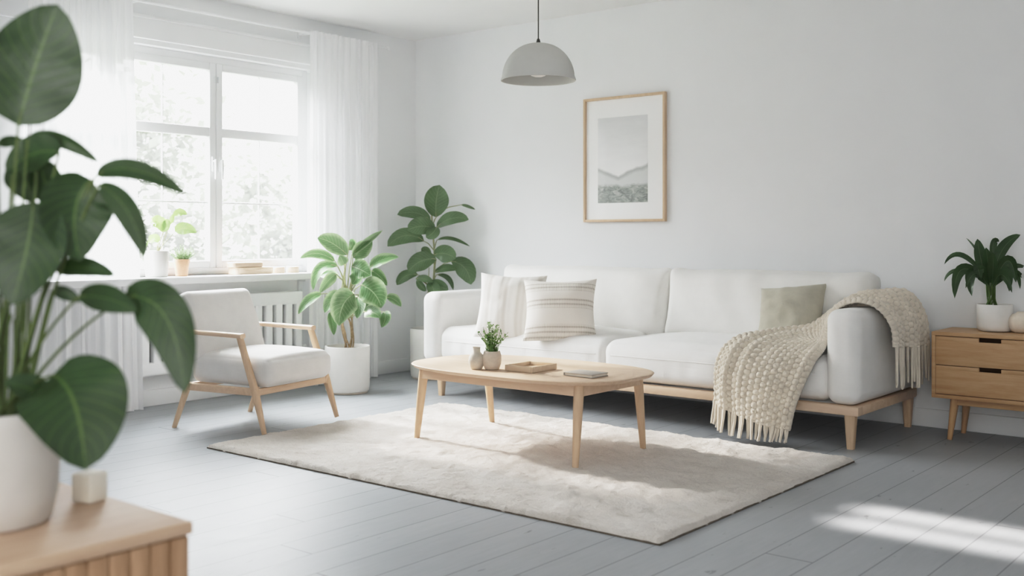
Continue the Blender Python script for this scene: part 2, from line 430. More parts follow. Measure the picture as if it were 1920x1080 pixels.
# ------------------------------------------------------------------ room shell
XW, YW, ZC = -.20, .27, 2.60
XE, YS = 7.0, -7.4
WY0, WY1, WZ0, WZ1 = -2.86, -.77, .80, 2.243      # window
struct(MB().box(((XW+XE)/2, (YW+YS)/2, -.06), (XE-XW+.6, YW-YS+.6, .12)).build('floor', M['floor'], smooth=False))
struct(MB().box(((XW+XE)/2, (YW+YS)/2, ZC+.06), (XE-XW+.6, YW-YS+.6, .12)).build('ceiling', M['ceiling'], smooth=False))
b = MB(); T = .22; xc = XW-T/2
def wseg(y0, y1, z0, z1): b.box((xc, (y0+y1)/2, (z0+z1)/2), (T, y1-y0, z1-z0))
SPL = .26                                         # the reveal is splayed at its right end
wseg(WY1+SPL, YW+.2, 0, ZC); wseg(WY0, WY1+SPL, 0, WZ0); wseg(WY0, WY1+SPL, WZ1, ZC); wseg(YS-.2, WY0, 0, ZC)
b.prism([(XW-T, WY1), (XW-T+.06, WY1), (XW, WY1+SPL), (XW-T, WY1+SPL)], WZ0, WZ1)
struct(b.build('wall_left', M['wall'], smooth=False))
struct(MB().box(((XW+XE)/2, YW+.1, ZC/2), (XE-XW, .2, ZC)).build('wall_back', M['wall'], smooth=False))
struct(MB().box((XE+.1, (YW+YS)/2, ZC/2), (.2, YW-YS+.4, ZC)).build('wall_right', M['wall'], smooth=False))
struct(MB().box(((XW+XE)/2, YS-.1, ZC/2), (XE-XW, .2, ZC)).build('wall_front', M['wall'], smooth=False))
def base(a0, a1, axis):
    m = MB()
    if axis == 'x':
        m.bevbox(((a0+a1)/2, YW-.008, .05), (a1-a0, .016, .10), .004)
    else: m.bevbox((XW+.008, (a0+a1)/2, .05), (.016, a1-a0, .10), .004)
    return m
struct(base(XW, XE, 'x').build('baseboard_back', M['trim'])); struct(base(-7.3, YW-.016, 'y').build('baseboard_left', M['trim']))
# lintel board over the window
m = MB(); m.bevbox((XW+.016, -1.74, 2.335), (.032, 2.9, .125), .004); m.bevbox((XW+.024, -1.74, 2.405), (.048, 2.94, .018), .004)
struct(m.build('trim_1', M['trim']))

# window_1: fixed frame, two sashes with glazing bars, panes and handles, sill board
def window(name, y0, y1, z0, z1, bars=True):
    root = bpy.data.objects.new(name, None); col.objects.link(root); root['kind'] = 'structure'
    X = -.30; root.location = (X, (y0+y1)/2, z0)
    W, H = y1-y0, z1-z0; F = .045; D = .07
    fr = MB(); yc0 = (y0+y1)/2
    fr.bevbox((0, -W/2+F/2, H/2), (D, F, H)).bevbox((0, W/2-F/2, H/2), (D, F, H)).bevbox((0, 0, H-F/2), (D, W-2*F, F)).bevbox((0, 0, F/2), (D, W-2*F, F))
    fr.bevbox((-.02, -2.315-yc0, H/2), (D-.04, .05, H-2*F))
    fr.build('window_frame', M['trim'], root)
    for (ya, yb, sgn, hb) in ((-2.86-yc0+F, -2.318-yc0, 0, -2.32-yc0), (-2.312-yc0, -1.546-yc0, -1, -1.544-yc0), (-1.542-yc0, W/2-F, 1, -1.544-yc0)):
        za, zb = F, H-F
        S = .048; s_ = MB(); d = .055; x0 = .012
        s_.bevbox((x0, ya+S/2, (za+zb)/2), (d, S, zb-za)).bevbox((x0, yb-S/2, (za+zb)/2), (d, S, zb-za))
        s_.bevbox((x0, (ya+yb)/2, za+S/2), (d, yb-ya-2*S, S)).bevbox((x0, (ya+yb)/2, zb-S/2), (d, yb-ya-2*S, S))
        tz = 1.742-z0
        s_.bevbox((x0, (ya+yb)/2, tz), (d*.9, yb-ya-2*S, .062))
        s_.bevbox((x0, (ya+yb)/2, 1.276-z0), (.018, yb-ya-2*S, .013), .003)
        s_.bevbox((x0, (ya+yb)/2, (za+zb)/2), (.016, .007, zb-za-2*S), .003)
        so = s_.build('sash', M['trim'], root)
        MB().box((x0-.012, (ya+yb)/2, (za+zb)/2), (.004, yb-ya-2*S+.01, zb-za-2*S+.01)).build('pane', M['glass_glare'], so, smooth=False)
        hy = hb+sgn*.026; h = MB()
        if sgn == 0: continue
        h.bevbox((x0+d/2+.006, hy, 1.53-z0), (.012, .024, .10), .004)
        h.tube([(x0+d/2+.006, hy, 1.55-z0), (x0+d/2+.034, hy, 1.55-z0)], .007)
        h.tube([(x0+d/2+.034, hy, 1.56-z0), (x0+d/2+.036, hy, 1.50-z0), (x0+d/2+.034, hy, 1.43-z0)], [.008, .009, .007])
        h.build('handle', M['trim'], so)
        hg = MB().tube([(x0+d/2+.004, hb+sgn*.012, 2.07-z0), (x0+d/2+.004, hb+sgn*.012, 2.11-z0)], .006)
        hg.build('hinge', M['steel'], so)
    return root
w1 = window('window_1', WY0, WY1, WZ0, WZ1)
MB().bevbox((.30-.165+.0, -.005, -.0225), (.27, WY1-WY0+.16-.10, .045), .006).build('window_sill', M['trim'], w1)
# curtain rod and sheer curtains
RX, RZ = -.085, 2.475
rod = thing('curtain_rod', 'thin white curtain rod fixed above the window', 'curtain rod', (RX, -1.6, RZ))
MB().tube([(0, -1.55, 0), (0, 1.45, 0)], .008, 10).build('rod', M['trim'], rod)
for y in (-1.56, 1.46): MB().lathe([(.0, -.016), (.012, -.01), (.015, 0), (.012, .01), (0, .016)], (0, y, 0), 14).build('finial', M['trim'], rod)
for y in (-.62, .70): MB().bevbox((-.05, y, 0), (.13, .014, .014), .003).bevbox((-.11, y, 0), (.01, .035, .05), .003).build('bracket', M['trim'], rod)
def curtain(y0, y1, y0b, y1b, folds, seed, label, x0=RX):
    q = random.Random(seed); ph = [q.random()*6 for _ in range(6)]
    def fn(u, v):
        z = RZ+.018-(RZ+.010)*v
        y = (y0*(1-v)+y0b*v)*(1-u)+(y1*(1-v)+y1b*v)*u
        k = .55+.45*v
        a = .017*math.sin(u*folds*6.283+ph[0]+.4*math.sin(2*v+ph[1]))+.005*math.sin(u*folds*2.3*6.283+ph[2]+.5*v)+.006*math.sin(u*folds*.37*6.283+ph[3])
        return V((x0+.018+a*k, y+.006*math.sin(u*folds*6.283*1.7+ph[4])*k, z))
    m = MB().grid(fn, 260, 40)
    return m
for args in ((-2.90, -2.27, -2.92, -2.20, 9, 3, 'white sheer curtain hanging left of the window behind the tall foreground plant'),
             (-.90, -.36, -.90, -.34, 9, 5, 'white sheer curtain hanging between the window and the corner of the room')):
    o = curtain(*args, x0=RX).build('sheer_curtain', M['sheer']); tag(o, args[6], 'curtain')
# a thin single layer closing the gap towards the corner
o = curtain(-.355, -.245, -.335, -.255, 1.2, 11, '', x0=RX-.01).build('sheer_curtain', M['sheer'])
tag(o, 'narrow strip of sheer curtain at the corner end of the rod', 'curtain')

# radiator under the sill
rad = thing('radiator', 'white slatted radiator on the wall under the window sill', 'radiator', (XW, -1.58, .0))
m = MB(); y0, y1 = -.62, .62; z0, z1 = .20, .675; n = 15
m.bevbox((.095, 0, z1-.045), (.05, y1-y0, .09), .012, 3).bevbox((.095, 0, z0+.04), (.05, y1-y0, .08), .012, 3)
for i in range(n):
    y = y0+.03+(y1-y0-.06)*i/(n-1); m.bevbox((.095, y, (z0+z1)/2), (.046, .056, z1-z0-.02), .010, 3)
m.build('panel', M['metal_white'], rad)
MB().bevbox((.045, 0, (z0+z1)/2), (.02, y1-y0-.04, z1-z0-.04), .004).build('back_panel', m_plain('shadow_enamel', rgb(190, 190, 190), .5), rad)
for y in (-.5, .5): MB().bevbox((.018, y, .45), (.036, .03, .3), .004).build('bracket', M['metal_white'], rad)
for y in (-.64, .64): MB().tube([(.08, y*.96, .235), (.08, y*1.04, .235)], .014, 10).tube([(.08, y*1.03, .235), (.08, y*1.03, .0)], .009, 10).build('pipe', M['metal_white'], rad)
MB().lathe([(0, -.03), (.018, -.028), (.020, .02), (.012, .03), (0, .03)], (.08, .66, .27), 14).build('valve', M['metal_white'], rad)
sb_ = thing('sill_bracket', 'small white bracket holding up the right end of the window sill', 'bracket', (XW, -.90, 0))
MB().bevbox((.012, 0, .70), (.024, .03, .11), .003).bevbox((.05, 0, .745), (.08, .03, .018), .003).build('bracket_arm', M['trim'], sb_)

# ------------------------------------------------------------------ rug
def rug():
    x0, x1, y0, y1 = 1.205, 3.81, -2.62, -.90
    t = thing('area_rug', 'large cream wool pile rug under the coffee table', 'rug', ((x0+x1)/2, (y0+y1)/2, 0))
    W, D = x1-x0, y1-y0
    def fn(u, v):
        x, y = (u-.5)*W, (v-.5)*D
        e = min(u*W, (1-u)*W, v*D, (1-v)*D); k = min(1, e/.03); k = math.sqrt(max(0, 1-(1-k)**2))
        p = V((x, y, 0))
        h = .009*max(-.5, noise.noise(V((p.x*7, p.y*10, 0))))+.007*noise.noise(p*17)+.004*noise.noise(p*50)+.003*noise.noise(p*120)
        j = .006*noise.noise(V((x*22, y*22, 3)))
        return V((x+(j if e < .02 else 0), y+(j if e < .02 else 0), .003+(.021+h)*k))
    MB().grid(fn, 340, 230).build('pile', M['rug'], t)
    b_ = MB(); ol = []
    for (sx, sy) in ((-1, -1), (1, -1), (1, 1), (-1, 1)):
        ol.append((sx*(W/2+.002), sy*(D/2+.002)))
    b_.prism(ol, .0005, .006); b_.build('backing', M['rug_edge'], t, smooth=False)
rug()
RUGZ = .020

# ------------------------------------------------------------------ sofa
SF = -.66
def sofa():
    t = thing('sofa', 'long white linen three seat sofa on a light oak base against the wall', 'sofa', (2.24, -.20, 0))
    ox, oy = 2.24, -.20
    xL, xR = .76, 3.735
    L = lambda x, y, z: (x-ox, y-oy, z)
    m = MB()
    m.bevbox(L((xL+xR)/2, SF+.035, .193), (xR-xL, .06, .045), .005)
    m.bevbox(L((xL+xR)/2, .20, .193), (xR-xL-.02, .05, .045), .005)
    for x in (xL+.03, xR-.03): m.bevbox(L(x, -.205, .193), (.06, .78, .0448), .005)
    m.build('base_frame', M['wood'], t)
    MB().bevbox(L((xL+xR)/2, -.21, .2), (xR-xL-.12, .74, .028), .004).build('deck', M['sofa'], t)
    for (x, y) in ((xL+.14, SF+.06), (xR-.055, SF+.05), (xL+.14, .17), (xR-.05, .19)):
        MB().bar(L(x, y, .172), L(x+(.0), y, .0), .056, .056, .034, .034, up=(0, 1, 0)).build('leg', M['wood_leg'], t)
    # arms
    for (x0, x1, top) in ((xL, .925, .685), (3.56, xR, .69)):
        w = x1-x0
        def fn(p, u):
            p = p.copy()
            p.x += .006*(1-u.y*u.y)*(1-u.z*u.z)*(1 if u.x > 0 else -1)*(abs(u.x) > .9)
            p.z += .003*noise.noise(V((p.x*6, p.y*6, 1)))
            return p
        MB().soft(L((x0+x1)/2, (SF+.215)/2, (.216+top)/2), (w, .215-SF, top-.216), .062, 12, 6, fn).build('arm', M['sofa'], t)
    # back frame
    MB().soft(L((xL+xR)/2, .178, .43), (xR-xL-.05, .13, .42), .04, 14, 4).build('backrest', M['sofa_back'], t)
    # seat cushions
    def seat(x0, x1, sd):
        w = x1-x0; D = .74; H = .225
        def fn(p, u):
            p = p.copy()
            if u.z > 0: p.z += .050*(1-abs(u.x)**2.6)*(1-abs(u.y)**3)*max(0, u.z)
            p.y -= .016*(1-abs(u.z)**2)*(1-u.x**4)*(u.y < -.85)
            # vertical creases on the front, soft wrinkles on the top
            cr = max(0, noise.noise(V((p.x*16+sd, sd, p.z*1.2))))
            if u.y < -.8: p.y += .020*cr*(1-abs(u.z))
            if u.z > .5: p.z += .010*noise.noise(V((p.x*3.2+sd, p.y*5, 0)))+.004*cr*(u.y < 0)
            return p
        o = MB().soft(L((x0+x1)/2, SF+.015+D/2, .222+H/2), (w-.004, D, H), .07, 46, 7, fn).build('seat_cushion', M['sofa'], t)
        hy, hz = D/2, H/2; zz = hz*.30; xs = [(-1+2*i/40)*(w/2-.075) for i in range(41)]
        MB().tube([V(L((x0+x1)/2, SF+.015+D/2, .222+H/2))+fn(V((x, -hy, zz)), V((x/(w/2), -1, zz/hz)))+V((0, -.0005, 0)) for x in xs], .0035, 6).build('piping', M['sofa'], o)
        return o
    seat(.90, 2.245, 3.1); seat(2.205, 3.585, 9.7)
    # back cushions
    def back(x0, x1, sd, tl):
        w = x1-x0; H = .43; D = .20
        def fn(p, u):
            p = p.copy()
            f = (1-abs(u.x)**3)*(1-abs(u.z)**3)
            if u.y < 0: p.y -= .045*f
            # softer top with pulled corners
            p.z += .016*(1-u.x*u.x)*(u.z > .6) + (.022*max(0, abs(u.x)-.72)/.28)*(u.z > .6)
            p.x += -.02*(1-abs(u.z)**2)*(1 if u.x > 0 else -1)*(abs(u.x) > .8)
            cr = noise.noise(V((p.x*9+p.z*5+sd, p.z*2.2, sd)))
            if u.y < -.3: p.y += .018*cr*(.4+.6*max(0, u.z))
            return p
        M4 = Matrix.Translation(V(L((x0+x1)/2, -.03, .625))) @ Matrix.Rotation(R(-13), 4, 'X')
        MB().soft((0, 0, 0), (w, D, H), .075, 30, 6, fn).build('back_cushion', M['sofa_back'], t, M4=M4)
    back(.96, 2.335, 2.2, 0); back(2.30, 3.60, 5.5, 0)
sofa()

# ------------------------------------------------------------------ scatter cushions
def pillow_mesh(w, h, th, seed, crease=0.0):
    q = V((seed*3.1, seed*1.7, 0)); m = MB(); n = 46
    def side(sg):
        def fn(u, v):
            a, b_ = 2*u-1, 2*v-1
            prof = ((1-abs(a)**2.6)*(1-abs(b_)**2.6))
            x = w/2*a*(1-.10*(1-abs(b_)**1.7)*abs(a)); y = h/2*b_*(1-.10*(1-abs(a)**1.7)*abs(b_))
            y = y if b_ > 0 else y+(h/2*b_-y)*.85
            z = sg*(th/2*max(0, prof)**.55)
            p = V((x, y, sg))
            wr = noise.noise(p*7+q)*.5+noise.noise(V((x*14+y*9, y*14-x*7, seed)))*.35
            z += sg*wr*.014*min(1, prof*3)*(.5+crease)
            return V((x, y, z))
        return fn
    m.grid(side(1), n, n)
    f0 = len(m.f)
    m2 = MB().grid(side(-1), n, n)
    m.add(m2.v, [tuple(reversed(f)) for f in m2.f])
    m.uv = {}
    return m
def pillow(name, label, mat, w, h, th, loc, az, lean, roll, seed, crease=0.0):
    o = pillow_mesh(w, h, th, seed, crease).build(name, mat, angle=80)
    # local z is the face; stand it up: face looks to heading az, leaning back
    rot = Matrix.Rotation(R(az), 4, 'Z') @ Matrix.Rotation(R(90-lean), 4, 'X') @ Matrix.Rotation(R(roll), 4, 'Z')
    o.matrix_world = Matrix.Translation(V(loc)) @ rot
    tag(o, label, 'cushion'); return o
pillow('throw_pillow', 'off white ribbed cushion with vertical stripes leaning by the sofa left arm', M['ribbed'], .44, .42, .19, at(957, 574, 6.66), 24, 17, -2, 1, .6)
pillow('throw_pillow', 'cream woven cushion with horizontal textured bands standing on the sofa seat', M['banded'], .45, .385, .20, at(1050, 581, 6.42), 32, 17, 1, 2, .2)
pillow('throw_pillow', 'sage grey linen cushion tucked behind the knitted throw', M['green'], .375, .43, .20, at(1482, 598, 5.80), 4, 34, 7, 3, 1.6)

# ------------------------------------------------------------------ knitted throw
def throw():
    t = thing('knitted_throw', 'chunky cream knitted throw with tassels draped over the sofa seat and right arm', 'blanket', (3.35, -.5, 0))
    O = V((3.35, -.5, 0))
    # cross rows from the hanging front end, over the seat, up the arm and down its outside
    rows = [
        [(3.005, -.745, .185), (3.13, -.785, .145), (3.29, -.80, .105), (3.425, -.755, .085)],
        [(3.000, -.735, .285), (3.12, -.775, .255), (3.30, -.785, .225), (3.445, -.735, .205)],
        [(3.000, -.725, .385), (3.13, -.765, .370), (3.32, -.765, .345), (3.485, -.715, .320)],
        [(3.030, -.690, .470), (3.16, -.725, .462), (3.35, -.715, .445), (3.525, -.680, .425)],
        [(3.075, -.590, .520), (3.21, -.635, .512), (3.39, -.640, .494), (3.545, -.640, .468)],
        [(3.160, -.420, .535), (3.29, -.490, .535), (3.43, -.545, .517), (3.550, -.600, .500)],
        [(3.300, -.280, .545), (3.40, -.370, .560), (3.475, -.455, .560), (3.550, -.545, .560)],
        [(3.430, -.170, .625), (3.475, -.270, .640), (3.520, -.380, .640), (3.555, -.490, .640)],
        [(3.530, -.090, .700), (3.555, -.190, .705), (3.585, -.310, .692), (3.605, -.470, .680)],
        [(3.630, -.030, .716), (3.645, -.140, .718), (3.665, -.270, .700), (3.672, -.460, .690)],
        [(3.735, .020, .715), (3.745, -.100, .715), (3.752, -.230, .680), (3.745, -.450, .660)],
        [(3.790, .060, .620), (3.800, -.070, .605), (3.805, -.210, .590), (3.790, -.435, .585)],
        [(3.800, .085, .480), (3.805, -.060, .470), (3.805, -.210, .485), (3.795, -.430, .500)],
    ]
    rows = [[V(p)-O for p in r] for r in rows]
    def cr(a, b, c, d, s): return .5*((2*b)+(c-a)*s+(2*a-5*b+4*c-d)*s*s+(3*b-a-3*c+d)*s**3)
    # arc-length parameter along the middle
    mids = [(r[1]+r[2])/2 for r in rows]; acc = [0]
    for i in range(1, len(mids)): acc.append(acc[-1]+(mids[i]-mids[i-1]).length)
    LEN = acc[-1]; n = len(rows)
    def row_at(s):
        s *= LEN; i = 0
        while i < n-2 and acc[i+1] < s: i += 1
        f = (s-acc[i])/(acc[i+1]-acc[i])
        return [cr(rows[max(0, i-1)][k], rows[i][k], rows[i+1][k], rows[min(n-1, i+2)][k], f) for k in range(4)]
    def surf(u, v):
        r = row_at(u); x = v*3; i = min(2, int(x)); f = x-i
        return cr(r[max(0, i-1)] if i > 0 else r[0]*2-r[1], r[i], r[i+1], r[i+2] if i < 2 else r[3]*2-r[2], f)
    NU, NV = 520, 190
    base = [[surf(i/NU, j/NV) for j in range(NV+1)] for i in range(NU+1)]
    # stitches: 20 across the width, rows along the length
    cu, cv = LEN/.029, 18
    pts = []
    for i in range(NU+1):
        for j in range(NV+1):
            u, v = i/NU, j/NV
            du = base[min(NU, i+1)][j]-base[max(0, i-1)][j]; dv = base[i][min(NV, j+1)]-base[i][max(0, j-1)]
            nn = dv.cross(du)
            if nn.length < 1e-12: nn = V((0, -1, .5))
            nn.normalize()
            # long folds running the length of the throw
            g = u
            amp = .024*(1-.75*max(0, min(1, (u-.42)*4)))
            fold = amp*(.9*math.exp(-((v-.20-.06*math.sin(5*g))/.07)**2)+.7*math.exp(-((v-.46+.06*math.sin(4*g+1))/.06)**2)*(1 if u > .3 else u/.3)
                        + .5*math.exp(-((v-.93)/.05)**2)) - amp*.5*math.exp(-((v-.33)/.06)**2)*(1 if u > .15 else .4) + max(0, min(1, (u-.42)*4))*(.050*(abs(math.sin(math.pi*(v*2.5+.25)+.25*math.sin(5*u)))**.55)-.020)
            a = u*cu; b_ = v*cv
            r_ = int(math.floor(b_)); 
            ph = .5*(r_ % 2)
            lobe = abs(math.cos(math.pi*(a+ph)))**.8 * abs(math.sin(math.pi*b_))**.65
            k = .0150*lobe + .003*noise.noise(V((u*60, v*20, 0)))
            pts.append(base[i][j]+nn*(fold+k))
    fs = [(i*(NV+1)+j, (i+1)*(NV+1)+j, (i+1)*(NV+1)+j+1, i*(NV+1)+j+1) for i in range(NU) for j in range(NV)]
    m = MB(); m.add(pts, fs); o = m.build('knit', M['knit'], t, angle=180)
    sd = o.modifiers.new('thick', 'SOLIDIFY'); sd.thickness = .012; sd.offset = 0
    # fringes: front end and outer end
    q = random.Random(4); fm = MB()
    for k in range(30):
        v = (k+.5)/30; p = pts[int(v*NV)]
        ln = .105+.02*q.random(); zb = max(.026, p.z-ln)-p.z
        dx = q.uniform(-.012, .012); dy = -.006-q.uniform(0, .02)-(max(0, .10-p.z))*.35
        pp = [p+V((0, 0, .012)), p+V((dx*.3, dy*.3, zb*.3)), p+V((dx*.7, dy*.6+q.uniform(-.006, .004), zb*.7)), p+V((dx, dy*1.2, zb))]
        fm.tube(pp, [.0085, .0075, .007, .0055], 6)
    fm.build('fringe', M['knit'], t)
    fm = MB()
    for k in range(26):
        v = (k+.5)/26; p = pts[NU*(NV+1)+int(v*NV)]
        ln = .16+.035*q.random()+.03*v; dx = q.uniform(-.006, .008); dy = q.uniform(-.012, .012)
        pp = [p+V((0, 0, .012)), p+V((dx*.3, dy*.3, -ln*.3)), p+V((dx*.8, dy*.7, -ln*.7)), p+V((dx, dy, -ln))]
        fm.tube(pp, [.0085, .0075, .0065, .005], 6)
    fm.build('fringe', M['knit'], t)
throw()

# ------------------------------------------------------------------ armchair
def armchair():
    t = thing('armchair', 'pale grey upholstered armchair with slim light oak arms and legs by the window', 'armchair', (.845, -2.04, 0), R(11))
    m = MB()
    m.bevbox((.245, 0, .232), (.03, .56, .036), .006).bevbox((-.25, 0, .232), (.03, .56, .036), .006)
    for y in (-.285, .285): m.bar((-.27, y, .232), (.262, y, .232), .026, .040)
    m.build('seat_frame', M['wood_y'], t)
    for y in (-.292, .292):
        s = 1 if y > 0 else -1
        MB().bar((.135, y, .515), (.245, y+s*.004, .235), .030, .034, .032, .042, up=(1, 0, 0), rnd_=.4).bar((.245, y+s*.004, .237), (.315, y+s*.012, RUGZ), .032, .042, .022, .024, up=(1, 0, 0), rnd_=.4).build('leg', M['wood_leg'], t)
        MB().bar((-.235, y, .25), (-.335, y+s*.008, 0), .032, .038, .022, .024, up=(1, 0, 0), rnd_=.4).build('leg', M['wood_leg'], t)
        MB().bar((-.315, y, .533), (.156, y, .524), .030, .024, .040, .026, rnd_=.4).build('armrest', M['wood'], t)
        MB().bar((-.245, y, .245), (-.31, y, .53), .026, .030, .024, .026, up=(1, 0, 0), rnd_=.4).build('back_post', M['wood_leg'], t)
    def fs(p, u):
        p = p.copy()
        if u.z > 0: p.z += .028*(1-abs(u.x)**3)*(1-abs(u.y)**3)
        p.x += .012*(1-u.z**2)*(u.x > .8)
        return p
    MB().soft((.03, 0, .330), (.56, .535, .155), .045, 14, 6, fs).build('seat_cushion', M['chair'], t)
    def fb(p, u):
        p = p.copy(); p.y *= 1-.06*max(0, u.z)
        if u.x > 0: p.x += .02*(1-abs(u.y)**3)*(1-abs(u.z)**3)
        return p
    M4 = Matrix.Translation((-.275, 0, .545)) @ Matrix.Rotation(R(-19), 4, 'Y')
    MB().soft((0, 0, 0), (.11, .545, .41), .042, 14, 6, fb).build('backrest', M['chair'], t, M4=M4)
armchair()

# ------------------------------------------------------------------ coffee table
TX, TY, TZ = 2.45, -1.625, .409
def sup(a, b, n, k=96, off=0):
    o = []
    for i in range(k):
        w = 2*math.pi*i/k; c, s = math.cos(w), math.sin(w)
        o.append((a*math.copysign(abs(c)**(2/n), c), b*math.copysign(abs(s)**(2/n), s)))
    return o
def coffee_table():
    t = thing('coffee_table', 'low light oak coffee table with rounded top and tapered legs on the rug', 'coffee table', (TX, TY, RUGZ))
    z1 = TZ-RUGZ; a, b, n = .638, .378, 2.9
    m = MB(); k = 96; vs = []; prof = [(-.045, -.026), (-.012, -.018), (-.003, -.008), (0, -.004), (-.004, -.001), (-.012, 0)]
    for (off, dz) in prof:
        vs += [(x, y, z1+dz) for x, y in sup(a+off, b+off, n, k)]
    fs = [(i*k+j, i*k+(j+1) % k, (i+1)*k+(j+1) % k, (i+1)*k+j) for i in range(len(prof)-1) for j in range(k)]
    fs += [tuple(reversed(range(k))), tuple((len(prof)-1)*k+j for j in range(k))]
    m.add(vs, fs); m.build('tabletop', M['wood'], t, angle=35)
    ap = MB(); zc = z1-.048
    for s in (-1, 1):
        ap.bevbox((0, s*.25, zc), (.98, .02, .05), .003); ap.bevbox((s*.49, 0, zc), (.02, .50, .05), .003)
    ap.build('apron', M['wood'], t)
    feet = [(1.895, -1.845), (2.935, -1.90), (1.915, -1.275), (2.925, -1.325)]
    for (x, y) in feet:
        fx, fy = x-TX, y-TY; tx, ty = math.copysign(.482, fx), math.copysign(.242, fy)
        m = MB(); pts = [V((tx, ty, z1-.024)).lerp(V((fx, fy, 0)), q) for q in (0, .15, .4, .7, 1)]
        m.tube(pts, [.0235, .0235, .0215, .018, .0145], 16); m.build('leg', M['wood_leg'], t)
coffee_table()

# things on the coffee table
bv = thing('bottle_vase', 'small pale stoneware bottle vase on the coffee table left of the planter', 'vase', (2.322, -1.868, TZ))
MB().lathe([(0, .001), (.024, .001), (.028, .004), (.036, .022), (.039, .042), (.036, .062), (.026, .076), (.0185, .083), (.0175, .104), (.020, .108), (.0155, .107), (.014, .09), (.02, .07), (0, .06)]).build('body', M['vase'], bv, angle=70)
pl = thing('herb_planter', 'small beige stoneware planter with leafy white flowering sprigs on the coffee table', 'potted plant', (2.388, -1.830, TZ))
MB().lathe([(0, .001), (.030, .001), (.035, .005), (.043, .025), (.0455, .045), (.0445, .07), (.039, .088), (.037, .090), (.034, .088), (.036, .078), (0, .078)]).build('pot', M['stone'], pl, angle=70)
MB().disc((0, 0, .0805), .0355).build('soil', M['soil'], pl)
q = random.Random(12); m = MB(); st = MB(); fl = MB()
for k in range(34):
    an = q.random()*6.28; ln = q.uniform(.08, .165); sp_ = q.uniform(.1, .85)
    e = V((math.cos(an)*ln*sp_*.8, math.sin(an)*ln*sp_*.8, .08+ln*(1-.3*sp_))); s0 = V((math.cos(an)*.012, math.sin(an)*.012, .078)); md = s0.lerp(e, .5)+V((0, 0, .012))
    st.tube([s0, md, e], .0009, 5)
    for j in range(10):
        f = q.uniform(.25, 1); p = s0.lerp(md, f*2) if f < .5 else md.lerp(e, f*2-1)
        dr = V((q.uniform(-1, 1), q.uniform(-1, 1), q.uniform(-.2, .9))).normalized(); L_ = q.uniform(.009, .019)
        m.leaf(p, p+dr*L_*.5, p+dr*L_, L_*.7, V((q.uniform(-1, 1), q.uniform(-1, 1), 1)), n=3, m=2, fold=.2)
    if k % 3 == 0:
        for j in range(5):
            c = e+V((q.uniform(-.012, .012), q.uniform(-.012, .012), q.uniform(-.006, .012)))
            for w in range(5):
                a2 = w*1.257; d2 = V((math.cos(a2), math.sin(a2), .35))*.006; fl.leaf(c, c+d2*.5, c+d2, .005, V((0, 0, 1)), n=2, m=2)
for k in range(40):
    an = q.random()*6.28; rr = q.random()*.026; p = V((math.cos(an)*rr, math.sin(an)*rr, .08+q.random()*.03)); dr = V((math.cos(an)*.5, math.sin(an)*.5, 1)).normalized()
    m.leaf(p, p+dr*.012, p+dr*.024, .014, V((math.cos(an), math.sin(an), -.2)), n=3, m=2)
st.build('stems', M['stem'], pl); m.build('foliage', M['leaf_sprig'], pl); fl.build('blossoms', M['paper'], pl)

tr = thing('wooden_tray', 'shallow square wooden tray on the middle of the coffee table', 'tray', (2.545, -1.725, TZ), R(2))
m = MB(); a, b = .082, .10
m.bevbox((0, 0, .006), (2*a-.012, 2*b-.012, .008), .002)
m.build('base', M['wood'], tr)
m = MB()
for s in (-1, 1): m.bevbox((s*(a-.004), 0, .015), (.009, 2*b, .028), .002).bevbox((0, s*(b-.004), .015), (2*a-.018, .009, .028), .002)
m.build('rim', m_wood('pale_birch', rgb(222, 204, 182), rgb(208, 186, 162), 'X'), tr)
bk = thing('notebook', 'thin grey cloth covered notebook lying on the coffee table', 'book', (2.875, -1.735, TZ), R(-2))
m = MB(); m.bevbox((0, 0, .0155), (.165, .125, .004), .0015).bevbox((0, 0, .0035), (.165, .125, .004), .0015).bevbox((-.0815, 0, .0095), (.004, .125, .014), .0015)
m.build('cover', M['book'], bk); MB().box((.002, 0, .0095), (.155, .118, .0085)).build('pages', M['page'], bk, smooth=False)

